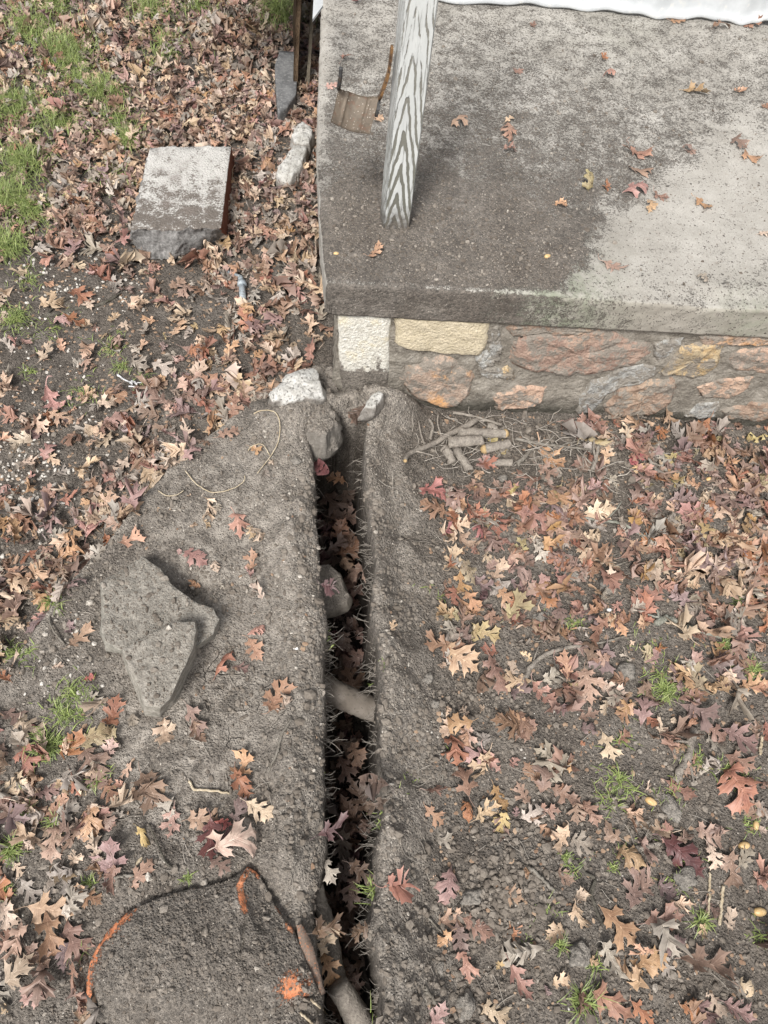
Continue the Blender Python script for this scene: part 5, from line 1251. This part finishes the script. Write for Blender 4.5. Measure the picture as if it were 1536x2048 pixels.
# ------------------------------------------------------------------ leaf litter too dense to count
def litter():
    rs = np.random.RandomState(21)
    keys = list(PAL); base = [leaf_geo(2000 + k, 1, 1, rs.choice([.6, 1.0, 1.5, 2.1]), .45) for k in range(56)]
    VV = []; FF = []; MI = []; RN = []; UU = []; n0 = 0
    spots = []
    def poly_d(px, py):
        """litter cover (leaves per square decimetre) by place"""
        if on_slab(px, py): return 0
        d = 0
        if px < 660:
            p = un(px, py, 0); left = p[0] < side_of(DIAG, p[0], p[1]) or py < 560
            if left:
                if py < 470: d = 24 - 10 * (px < 110)
                elif py < 840: d = np.interp(px, [0, 200, 330, 420, 640], [3.2, 3.4, 6, 10, 15]) * np.interp(py, [470, 560, 840], [1.5, 1.0, 1.0])
                else: d = np.interp(px, [0, 120, 250, 560], [11 if py > 1000 else 3.0, 13 if py > 950 else 4.5, 12.0, 15.0])
                e = vn(np.array([px / 70.]), np.array([py / 60.]), 5)[0]; d *= .5 + e
            else:
                d = .25
                if px < 260 and py > 1430: d = 5.5 * (px < 220)
                if 60 < px < 170 and 1820 < py < 1980: d = 5
        elif px > 850:
            if py > 830:
                d = np.interp(py, [850, 1000, 1200, 1400, 1700], [7.0, 10, 7, 1.8, 1.0]) * np.interp(px, [860, 960, 1150, 1536], [.35, .7, 1.25, 1.9])
                if px < 1150 and py < 960: d *= .15
                e = vn(np.array([px / 60.]), np.array([py / 50.]), 15)[0]; d *= .35 + 1.3 * e
        else: d = .05
        return d
    N_ = 0; zones = [(-2.0, .05, -.75, 3.9, 25.), (.05, 2.3, -.75, 1.27, 16.)]
    for (x0, x1, y0, y1, dm) in zones:
        cnt = int((x1 - x0) * (y1 - y0) * 100 * dm)
        X_ = rs.uniform(x0, x1, cnt); Y_ = rs.uniform(y0, y1, cnt)
        px, py, _ = proj(X_, Y_, np.full(cnt, .03))
        for i in range(cnt):
            if px[i] < -500 or px[i] > 3000 or py[i] < -500 or py[i] > 3400: continue
            if (px[i] > 1800 or py[i] > 2300) and rs.rand() < .5: continue
            if Hg(X_[i], Y_[i]) < -.03 and rs.rand() < 1: continue
            if rs.rand() * dm < poly_d(px[i], py[i]): spots.append((X_[i], Y_[i], px[i], py[i], None, None))
    for (x, y, s, a, k) in extra_litter:
        p = on_ground(x, y); spots.append((p[0], p[1], x, y, k, s * proj(*p)[2] / FPX * 1.05))
    # along the trench floor, mostly in shade-darkened leaf colours
    for k in range(170):
        y = rs.uniform(-.3, YTOP - .01); xl = np.interp(y, LW[:, 1], LW[:, 0]); xr = np.interp(y, RW[:, 1], RW[:, 0]); spots.append((rs.uniform(xl + .012, xr - .012), y, -1, 1e4, rs.choice(['shaded', 'shadedrust', 'shaded', 'shaded', 'maroon', 'brown']), rs.uniform(.04, .075)))
    pl = ['tan', 'tanorange', 'pink', 'brown', 'grey', 'rust', 'pale', 'mauve', 'ochre']
    wl = np.array([.27, .13, .07, .24, .16, .06, .05, .05, .01]); wl /= wl.sum()
    pr = ['tan', 'tanorange', 'pink', 'brown', 'grey', 'rust', 'pale', 'mauve', 'ochre', 'olive']
    wr = np.array([.11, .07, .03, .30, .12, .23, .01, .06, .09, .03]); wr /= wr.sum()
    order = rs.permutation(len(spots))
    for ii in order:
        x, y, px, py, key, L = spots[ii]
        V, F, UV = base[rs.randint(len(base))]
        if L is None: L = (rs.uniform(.036, .070) if py < 480 else rs.uniform(.045, .085)) if px < 660 else rs.uniform(.042, .088)
        if key is None: key = rs.choice(pl, p=wl) if px < 660 else rs.choice(pr, p=wr)
        frag = rs.rand() < .25 and px > 0
        th = rs.uniform(0, 6.28); tx, ty = rs.randn(2) * (.42 if px < 660 else .32)
        Rm = np.array(Matrix.Rotation(th, 3, 'Z') @ Matrix.Rotation(tx, 3, 'X') @ Matrix.Rotation(ty, 3, 'Y'))
        W = (V * L * (1 if not frag else .6)) @ Rm.T
        zc = float(Hg(x, y)); hz = np.maximum(Hg(x + W[:, 0], y + W[:, 1]), zc - .03); gap = zc + W[:, 2] - hz
        z = zc - np.percentile(gap, 15) + rs.rand() * (.022 if px < 660 and py < 500 else .008) + (.0 if px != -1 else rs.rand() * .07)
        VV.append(W + np.array([x, y, z])); FF.append(np.array([f for f in F if len(f) == 4]) + n0); n0 += len(W)
        MI.append(np.full(len(F), keys.index(key))); RN.append(np.full(len(W), rs.rand())); UU.append(UV)
    o = mk('leaf_litter', np.vstack(VV), np.vstack(FF), [M['leaf_' + k] for k in keys], mi=np.concatenate(MI))
    fattr(o, 'rnd', np.concatenate(RN)); vattr(o, 'luv', np.vstack(UU))
    tag(o, 'layer of small dry oak leaves covering lawn and soil', 'leaf litter', kind='stuff')
    print('litter leaves', len(VV))
litter()

# ------------------------------------------------------------------ grass
def grass_mat(name, a, b, c):
    n = N(name, .5, .4); r = n.attr('rnd'); v = n.attr('tip')
    col = n.mix(r, a, b); col = n.mix(n.math('MULTIPLY', n.rng(v, .6, 1), n.rng(r, .5, 1.0)), col, c); return n.done(col)
M['grass'] = grass_mat('grass_blades', (.12, .16, .05), (.27, .33, .10), (.44, .39, .24))
def blades(rs, px, py, rpx, n, Lm, g, flat=.5, onpt=None):
    for k in range(n):
        a = rs.uniform(0, 6.28); r = rpx * abs(rs.randn()) * .6
        x, y = px + r * math.cos(a), py + r * .8 * math.sin(a)
        if onpt is None:
            if on_slab(x, y): continue
            p = on_ground(x, y)
        else: p = np.array(onpt) + np.array([rs.randn() * .006, rs.randn() * .010, 0])
        L = Lm * rs.uniform(.5, 1.3); h = rs.uniform(0, 6.28); d = np.array([math.cos(h), math.sin(h), 0]); s = np.array([-d[1], d[0], 0]); w_ = rs.uniform(.0005, .0012)
        le = rs.uniform(.2, 1.2) * flat * 1.6; i0 = len(g['V'])
        for q in range(5):
            t = q / 4; ang = le * t * 1.5 + .15
            c = p + d * L * t * math.sin(ang) + np.array([0, 0, L * t * math.cos(min(ang, 1.7)) + (.012 if py < 520 else -.002)]); ww = w_ * (1 - t) ** .6 + .00015
            g['V'] += [c - s * ww + np.array([0, 0, .0]), c + s * ww]; g['t'] += [t, t]
        rr = rs.rand(); g['r'] += [rr] * 10
        g['F'] += [[i0 + 2 * q, i0 + 2 * q + 1, i0 + 2 * q + 3, i0 + 2 * q + 2] for q in range(4)]
def build_grass(lst, name, label, kind=None, loc=None, group=None, onpt=None, cat='grass'):
    rs = np.random.RandomState(int(lst[0][0]) + 13); g = {'V': [], 'F': [], 't': [], 'r': []}
    for (px, py, r, n, L, fl) in lst: blades(rs, px, py, r * (.9 if py < 520 and px < 640 else 1), int(n * (3.0 if py < 520 and px < 640 else 1.1)), L * (1.1 if py < 520 and px < 640 else .75), g, fl, onpt)
    o = mk(name, np.array(g['V']), np.array(g['F']), M['grass'], loc=loc); fattr(o, 'rnd', g['r']); fattr(o, 'tip', g['t'])
    return tag(o, label, cat, group, kind)
rs = np.random.RandomState(77); GL = []
for (cx, cy, r, n, L) in ((60,60,70,260,.05),(110,20,60,200,.05),(30,220,60,260,.05),(130,110,70,330,.05),(210,190,45,240,.045),(140,120,50,250,.045),(50,330,60,300,.045),(262,290,18,90,.045),(20,400,40,230,.045),(60,430,60,160,.04),(20,500,40,170,.04),(55,560,40,80,.04),
 (300,25,60,180,.05),(560,30,50,160,.09),(330,95,50,60,.05),(400,20,80,100,.05),(240,250,60,90,.04),(120,250,80,160,.04),(160,170,60,120,.045),(230,360,40,50,.04),(320,130,30,25,.05),(100,655,60,60,.035),(225,695,32,70,.035),(245,735,20,50,.035),(170,790,40,70,.035),(60,745,20,40,.03),(290,750,30,30,.03),
 (40,1310,28,120,.035),(150,1385,40,150,.03),(130,1430,50,120,.035),(20,1705,24,90,.03),(10,1780,16,60,.03),(180,1765,12,36,.025),(375,1757,10,34,.022),(60,1620,30,40,.03),(110,1640,16,40,.03),(200,1560,30,50,.03),(155,1900,14,16,.03),
 (880,1195,7,14,.02),(850,1175,20,10,.02),(1235,1560,45,60,.04),(1220,1600,40,50,.035),(1330,1380,34,120,.032),(1300,1300,60,40,.03),(1320,1350,40,50,.03),(1480,1210,24,100,.03),(1505,1340,24,90,.03),(1450,1290,40,60,.03),(1390,1520,24,50,.03),(1455,1540,30,70,.032),
 (1120,1890,14,40,.03),(1130,1715,12,50,.02),(1226,1735,12,44,.015),(1150,1740,30,20,.03),(1150,1245,20,44,.025),(1100,1250,40,30,.02),(1480,1560,40,50,.03),(1240,1480,40,30,.03),(1500,1650,30,30,.03),(1330,1590,60,40,.03),(1190,1930,20,40,.03),(1520,1870,30,30,.03),(1100,1820,30,14,.03),(1060,1880,20,10,.02),
 (1250,1700,60,40,.02),(1350,1760,60,30,.03),(900,1500,14,8,.02),(1163,857,6,14,.012),(820,1560,40,12,.018),(760,1330,20,12,.02)):
    GL.append((cx, cy, r, n, L, .8))
o = build_grass(GL, 'grass', 'thin green grass growing through leaves and soil', 'stuff')
for (px, py, r, n, L, fl, lab) in (
   (30, 640, 30, 260, .045, .7, 'bright yellow-green grass tuft at the left edge beside the long dark twig'),
   (105, 1205, 18, 150, .045, .9, 'grass tuft at the buried path edge left of the large flat stone'),
   (95, 1490, 34, 220, .045, 1.0, 'dense grass tuft above the tan leaf at the lower left'),
   (30, 1690, 12, 50, .04, 1.0, 'small grass tuft at the left edge above the grey leaves'),
   (1235, 1560, 22, 40, .05, 1.1, 'loose sprawling grass tuft left of the stout root stick'),
   (1400, 1840, 16, 70, .038, 1.0, 'green grass tuft beside the pale straw sticks'),
   (1165, 2005, 30, 110, .055, 1.0, 'grass tuft at the bottom edge below the dark rock'),
   (1330, 1380, 22, 90, .038, 1.0, 'grass tuft under the lichened branch')):
    build_grass([(px, py, r, n, L, fl)], 'grass_tuft', lab, None, on_ground(px, py), 'small grass tufts')
for (px, py, z, n, L, lab) in ((640, 1548, .03, 9, .035, 'few green blades on the left trench lip halfway down'), (744, 1780, .03, 34, .045, 'grass tuft drooping over the right trench lip'), (766, 1650, .04, 22, .035, 'pale wispy grass on the right trench bank'), (648, 1275, .03, 12, .025, 'tiny pale grass wisp on the left trench lip'), (745, 2035, .01, 8, .04, 'short grass blades at the bottom end of the trench')):
    p = un(px, py, z); build_grass([(px, py, 5, n, L, 1.2)], 'grass_tuft', lab, None, p, 'small grass tufts', onpt=p)

# ------------------------------------------------------------------ crumbs, clods, gravel
_t = (1 + 5 ** .5) / 2
ICO = np.array([(-1, _t, 0), (1, _t, 0), (-1, -_t, 0), (1, -_t, 0), (0, -1, _t), (0, 1, _t), (0, -1, -_t), (0, 1, -_t), (_t, 0, -1), (_t, 0, 1), (-_t, 0, -1), (-_t, 0, 1)]) / 1.902
ICF = np.array([(0, 11, 5), (0, 5, 1), (0, 1, 7), (0, 7, 10), (0, 10, 11), (1, 5, 9), (5, 11, 4), (11, 10, 2), (10, 7, 6), (7, 1, 8), (3, 9, 4), (3, 4, 2), (3, 2, 6), (3, 6, 8), (3, 8, 9), (4, 9, 5), (2, 4, 11), (6, 2, 10), (8, 6, 7), (9, 8, 1)])
def scatter(name, P, Rr, mat, label, tone, seed=1, flat=.75):
    rs = np.random.RandomState(seed); n = len(P)
    q = rs.randn(n, 3, 3); Q, _ = np.linalg.qr(q)
    sc = rs.uniform(.65, 1.25, (n, 1, 3)) * np.array([1, 1, flat]); J = 1 + .5 * (rs.rand(n, 12, 1) - .5); sc0 = rs.uniform(.6, 1.25, (n, 1, 3))
    V = (ICO[None] * J * sc0) @ Q; V = V * sc * Rr[:, None, None] + P[:, None, :] + np.array([0, 0, 1.]) * (Rr * .25)[:, None, None]
    F = (ICF[None] + (np.arange(n) * 12)[:, None, None]).reshape(-1, 3)
    o = mk(name, V.reshape(-1, 3), F, mat, smooth=False); fattr(o, 'tone', np.repeat(tone, 12))
    return tag(o, label, name.replace('_', ' '), kind='stuff')
def crumb_mat():
    n = N('crumbs', .95, .12); t = n.attr('tone')
    c = n.ramp(t, [(0, (.10, .083, .068)), (.45, (.175, .151, .126)), (.8, (.265, .235, .20)), (.95, (.36, .325, .28)), (1, (.55, .51, .45))])
    c = n.mix(n.rng(n.noise(260, 3), .35, .65, 0, .6), c, (.14, .12, .10))
    return n.done(c, n.bump(n.noise(500, 3), .6, .001))
M['crumb'] = crumb_mat()
def pts_img(rs, n, box, zf=None):
    """random points on the ground inside an image box, uniform over the ground"""
    c = [un(a, b, 0) for a, b in ((box[0], box[1]), (box[2], box[1]), (box[0], box[3]), (box[2], box[3]))]
    c = np.array(c); X_ = rs.uniform(c[:, 0].min(), c[:, 0].max(), n); Y_ = rs.uniform(c[:, 1].min(), c[:, 1].max(), n)
    Z_ = Hg(X_, Y_); px, py, _ = proj(X_, Y_, Z_)
    return np.stack([X_, Y_, Z_], -1), px, py
rs = np.random.RandomState(9)
P, px, py = pts_img(rs, 60000, (-60, 760, 1600, 2110))
keep = (Hg(P[:, 0], P[:, 1]) > -.05) & (P[:, 1] < 1.26); P = P[keep]; px = px[keep]; py = py[keep]
Rr = np.clip(.0012 * rs.pareto(2.6, len(P)) + .0011, 0, .0062)
cl = fbm(P[:, 0] * 8, P[:, 1] * 8, 3, 60); Rr = Rr * (1 + np.clip(cl * 2.2, -.5, 1.2))
scatter('soil_crumbs', P, Rr, M['crumb'], 'loose brown soil crumbs on banks, path and ground', np.clip(rs.beta(2, 2.4, len(P)) + .12 * Hg(P[:, 0], P[:, 1]) / .05, 0, .99), 3)
CL = []
for (cx, cy, s, n, r) in ((1010,1760,70,420,.0070),(1040,1480,120,260,.0055),(1080,880,60,160,.0075),(1180,880,60,130,.0070),(480,1360,60,110,.0050),(560,1600,60,160,.0050),(620,1000,20,25,.007),(350,1680,60,60,.004),(1150,1290,60,110,.006),(950,1400,40,80,.006),(1400,1900,120,160,.006),(280,1210,20,16,.007),(920,1830,50,120,.006),(900,2000,60,120,.007),(480,1950,120,160,.0045),(640,830,30,30,.005),(460,1200,60,60,.006),(600,1250,30,70,.005),(820,1200,40,90,.0045),(800,1500,40,80,.005),(1250,1650,90,160,.005),(990,1180,60,80,.005),(100,800,80,60,.005),(1330,980,120,60,.005)):
    for k in range(n):
        x, y = rs.normal(cx, s), rs.normal(cy, s)
        if 645 < x < 765 and y > 880: continue
        if on_slab(x, y) or (x > 650 and y < 850) or y > 2100: continue
        p = on_ground(x, y); CL.append((*p, r * rs.uniform(.4, 1.25)))
for k in range(520):
    P_ = LP if rs.rand() < .5 else RP; i = rs.randint(3, len(P_) - 2); t = rs.rand(); x = P_[i][0] * (1 - t) + P_[i + 1][0] * t; y = P_[i][1] * (1 - t) + P_[i + 1][1] * t
    x += abs(rs.randn()) * 34 * (-1 if P_ is LP else 1); p = on_ground(x, y)
    if p[2] > -.02: CL.append((*p, .0045 * rs.uniform(.4, 1.5) * (1 + (rs.rand() < .1))))
CL = np.array(CL)
scatter('soil_clods', CL[:, :3], CL[:, 3], M['crumb'], 'lumpy clods of dug soil', rs.uniform(.25, .72, len(CL)), 4, .8)
GR = []
for (cx, cy, s, n) in ((60,1000,55,150),(30,900,40,60),(150,560,60,110),(100,520,50,60),(60,760,70,60),(170,870,60,50),(240,560,40,25),(110,1330,60,25)):
    for k in range(n):
        x, y = rs.normal(cx, s), rs.normal(cy, s)
        if y > 1400 or x > 500: continue
        p = on_ground(x, y); GR.append((*p, rs.uniform(.0022, .0062)))
for k in range(60):
    x, y = rs.uniform(800, 1536), rs.uniform(900, 2040); p = on_ground(x, y); GR.append((*p, rs.uniform(.0015, .0035)))
GR = np.array(GR)
M['gravel'] = simple('gravel', (.34, .31, .27), (.58, .55, .50), 90, .8, .3, .001)
scatter('gravel', GR[:, :3], GR[:, 3], M['gravel'], 'pale gravel grains strewn in the lawn soil', rs.rand(len(GR)), 5)
P, px, py = pts_img(rs, 26000, (-60, -60, 1600, 2110))
keep = (Hg(P[:, 0], P[:, 1]) > -.05) & ((P[:, 1] < 1.26) | (P[:, 0] < .0)) & (rs.rand(len(P)) < np.where((px < 640) & ((P[:, 0] < side_of(DIAG, P[:, 0], P[:, 1])) | (py < 560)), .9, np.where(px > 860, .7, .05))); P = P[keep]
M['bits'] = simple('leaf_bits', (.19, .12, .08), (.36, .26, .18), 25, .8, .2, .0005)
scatter('leaf_bits', P, rs.uniform(.0018, .0058, len(P)), M['bits'], 'crumbled bits of dry leaf on the ground', rs.rand(len(P)), 8, .16)
def crumbs_on(names, per):
    rs = np.random.RandomState(31); P = []
    for o in S.objects:
        if o.type == 'MESH' and o.name.split('.')[0] in names:
            o0 = np.array(o['_o'])
            for p in o.data.polygons:
                if p.normal.z > .75:
                    for k in range(rs.poisson(per * p.area)):
                        w3 = rs.dirichlet(np.ones(len(p.vertices))); P.append(o0 + sum(w3[q] * np.array(o.data.vertices[v].co) for q, v in enumerate(p.vertices)))
    P = np.array(P); scatter('soil_specks', P, np.clip(.0011 * rs.pareto(2.6, len(P)) + .0010, 0, .0065), M['crumb'], 'soil crumbs lying on stones and the buried clay pipe', rs.beta(2, 2.4, len(P)), 33)
crumbs_on(('flat_stone', 'clay_pipe', 'rubble_stone'), 30000)
# grains of soil on the slab
n = 60000; U = rs.uniform(0, 1.35, n); Vv = rs.uniform(0, 1.15, n)
P = FA[None] + U[:, None] * fd[None] + (Vv[:, None] + .012) * fn[None]; px, py, _ = proj(P[:, 0], P[:, 1], P[:, 2])
den = slab_mask(px, py); keep = (rs.rand(n) < np.clip((den - .35) * 1.1, .015, .8)) & (px < 1600) & (py > -40) & (px > 655)
P = P[keep]; P[:, 2] = ZS
scatter('soil_grains', P, np.clip(.0012 * rs.pareto(2.8, len(P)) + .0011, 0, .0055), M['crumb'], 'fine soil grains scattered over the porch slab', np.where(rs.rand(len(P)) < .5, rs.uniform(0, .25, len(P)), rs.uniform(.5, .97, len(P))), 6)

# ------------------------------------------------------------------ single small things
M['rockgrey'] = simple('grey_rock', (.17, .16, .145), (.27, .255, .23), 60, .9, .15, .003, (.12, .11, .10))
M['rockdust'] = dirty('dusty_rock', (.16, .15, .135), (.25, .235, .21), .35, .6, 60)
M['acorn'] = simple('acorn_shell', (.50, .33, .14), (.60, .44, .24), 60, .45, .4, .0006)
def pebble(px, py, r, mat, name, label, cat, sx=1.25, sy=.9, sz=.62, rot=0, rough=.16, z=None, n1=12, n2=18, pointy=0):
    p = surf(px, py) if z is None else un(px, py, z); r = r * proj(*p)[2] / FPX; V = []; a = math.radians(rot)
    for i in range(n1 + 1):
        th = math.pi * i / n1
        for j in range(n2):
            ph = 2 * math.pi * j / n2; v = np.array([math.sin(th) * math.cos(ph), math.sin(th) * math.sin(ph), math.cos(th)])
            k = 1 + rough * (mnoise.noise(Vector(v * 1.3) + Vector((px, py, 0))) + .45 * mnoise.noise(Vector(v * 3.1) + Vector((py, px, 0))) + .2 * mnoise.noise(Vector(v * 8)))
            if pointy: k *= 1 + pointy * max(0, v[0]) ** 3
            v = v * k * r * np.array([sx, sy, sz]); V.append(p + np.array([v[0] * math.cos(a) - v[1] * math.sin(a), v[0] * math.sin(a) + v[1] * math.cos(a), v[2] + r * sz * .45]))
    F = [[i * n2 + j, (i + 1) * n2 + j, (i + 1) * n2 + (j + 1) % n2, i * n2 + (j + 1) % n2] for i in range(n1) for j in range(n2)]
    o = mk(name, V, F, mat, loc=p); return tag(o, label, cat)
for (x, y, r, lab, rot, sx) in ((977, 1612, 14, 'smooth grey pebble above the ochre leaf right of the trench', 0, 1.2), (1158, 1908, 22, 'angular dark grey rock below the small grass blades at lower right', 20, 1.0), (930, 2010, 20, 'dusty grey rock at the bottom right of the trench', 80, 1.2), (1368, 1758, 20, 'lumpy grey clod touching the dark maroon leaf', 10, 1.1), (942, 1795, 15, 'pale oblong pebble right of the large pink leaf', 10, 1.4),
    (1340, 1615, 18, 'grey wedge-shaped rock below the stout root stick', 100, 1.3), (1252, 1345, 17, 'rounded dusty clod among leaves near the curved twig', 0, 1.2), (1145, 1150, 14, 'buff pebble below the pale curled leaf', 0, 1.1), (855, 1358, 11, 'grey pebble on the right trench bank', 40, 1.2), (868, 1408, 10, 'small round pebble on the right trench bank under the grey one', 0, 1.0), (593, 922, 9, 'round clod on the bank near the trench head', 0, 1.1), (1005, 958 + 0, 8, 'small brown stone below the root pile', 0, 1.1),
    (1286, 912, 10, 'grey pebble under leaves near the wall foot', 0, 1.5), (1082, 1235, 12, 'grey stone above the curved twig', 0, 1.2), (1215, 1170, 16, 'grey stone beside the mauve leaf', 60, 1.1), (880, 1935, 9, 'brown pebble on the bank at lower right', 90, 1.2)):
    pebble(x, y, r, M['rockdust'], 'rock', lab, 'rock', rot=rot, sx=sx, rough=.55, n1=16, n2=26)
for (x, y, lab, rot, r) in ((1486, 1692, 'yellow acorn right of the maroon leaf', 10, 9), (1511, 1652, 'round yellow acorn near the right edge', 70, 7), (1300, 1603, 'split pale acorn shell among small leaves', -30, 9), (1517, 1824, 'cracked tan acorn at the right edge', 0, 10), (375, 1991, 'small brown nut on the clay pipe soil near the bottom', 30, 6), (1031, 1891, 'yellow seed below the big brown cluster', -50, 6), (1418, 960, 'pale acorn in the leaves near the right wall foot', 0, 6), (1110, 1083 + 0, 'dark acorn beside the pale curled leaf', 0, 6), (672, 1700 - 1192, 'yellowish seed on the slab near its left corner', 0, 4), (1094, 514, 'pale snail-like shell on the slab soil', 20, 5)):
    pebble(x, y, r, M['acorn'], 'acorn', lab, 'acorn', rot=rot, sx=1.3, sy=.85, sz=.8, rough=.05, pointy=.15)
for (x, y, lab) in ((355, 1892, 'slim pale yellow seed husk lying on the clay pipe soil'), (278, 1723, 'pale seed husk above the rust leaf'), (290, 2042, 'pale seed husk at the bottom edge left of the trench')):
    pebble(x, y, 9, M['pale_root'], 'seed_husk', lab, 'seed husk', sx=1.2, sy=.4, sz=.3, rot=55, rough=.05)
M['whitefluff'] = simple('white_fleck', (.65, .64, .62), (.8, .79, .77), 90, .8, .2, .001)
pebble(1103, 1112, 6, M['whitefluff'], 'white_fleck', 'small white fleck of plaster beside the dark acorn', 'plaster fleck')
pebble(1000 + 218, 1220, 4, M['whitefluff'], 'white_fleck', 'tiny white fleck near the mauve leaf', 'plaster fleck')
pebble(592, 1296, 4, M['whitefluff'], 'white_fleck', 'crumbly white dropping on the left trench bank', 'dropping', sz=.25, rough=.6)

# metal fitting on the lawn soil
M['zinc'] = rust_mat('zinc', (.26, .30, .33), (.36, .40, .42), (.16, .17, .17))
p0 = on_ground(484, 566); p1 = on_ground(487, 612)
ft = thing('pipe_fitting', 'grey metal pipe fitting standing in the leafy soil beyond the white stone', 'pipe fitting', p1)
d = (p0 - p1); 
V, F = tube([p1 + np.array([0, 0, .010]), p1 + d * .35 + np.array([0, 0, .011]), p1 + d * .8 + np.array([0, 0, .013])], [.0095, .0095, .0095], 16); mk('barrel', V, F, M['zinc'], parent=ft)
V, F = tube([p1 + d * .72 + np.array([0, 0, .013]), p1 + d * .88 + np.array([0, 0, .0135])], [.0135, .0135], 16); mk('collar', V, F, M['zinc'], parent=ft)
V, F = tube([p1 + d * .86 + np.array([0, 0, .013]), p1 + d * 1.02 + np.array([-.004, 0, .016]), p1 + d * 1.05 + np.array([-.02, .002, .018])], [.009, .010, .010], 14); mk('elbow', V, F, M['zinc'], parent=ft)
V, F = tube([p1 + np.array([-.013, -.004, .004]), p1 + np.array([.013, -.004, .004])], [.003, .003], 8); mk('pin', V, F, M['zinc'], parent=ft)
p = on_ground(454, 550)
V, F = tube([p + np.array([-.014, 0, .006]), p + np.array([0, -.003, .010]), p + np.array([.012, -.010, .008])], [.007, .011, .008], 12, .1)
tag(mk('metal_cap', V, F, M['zinc'], loc=p), 'small crumpled metal cap left of the pipe fitting', 'metal cap')
# feathery twig on the lawn
g = Merge()
for pts, r in ((((236, 752), (250, 762), (265, 767), (285, 768)), .003), (((258, 775), (285, 777), (309, 778)), .0022), (((262, 770), (268, 765), (275, 772)), .006)):
    P_ = [on_ground(a, b) + np.array([0, 0, .005]) for a, b in pts]; V, F = tube(spline(P_, 14), np.linspace(r, r * .4, 14), 7, .3); g.add(V, F)
tag(mk('feather', g.V, g.F, simple('grey_feather', (.30, .30, .30), (.62, .62, .62), 60, .7, .2), loc=on_ground(262, 770)), 'small grey and white feathery scrap on the lawn soil', 'feather')
print('objects', len(bpy.data.objects))
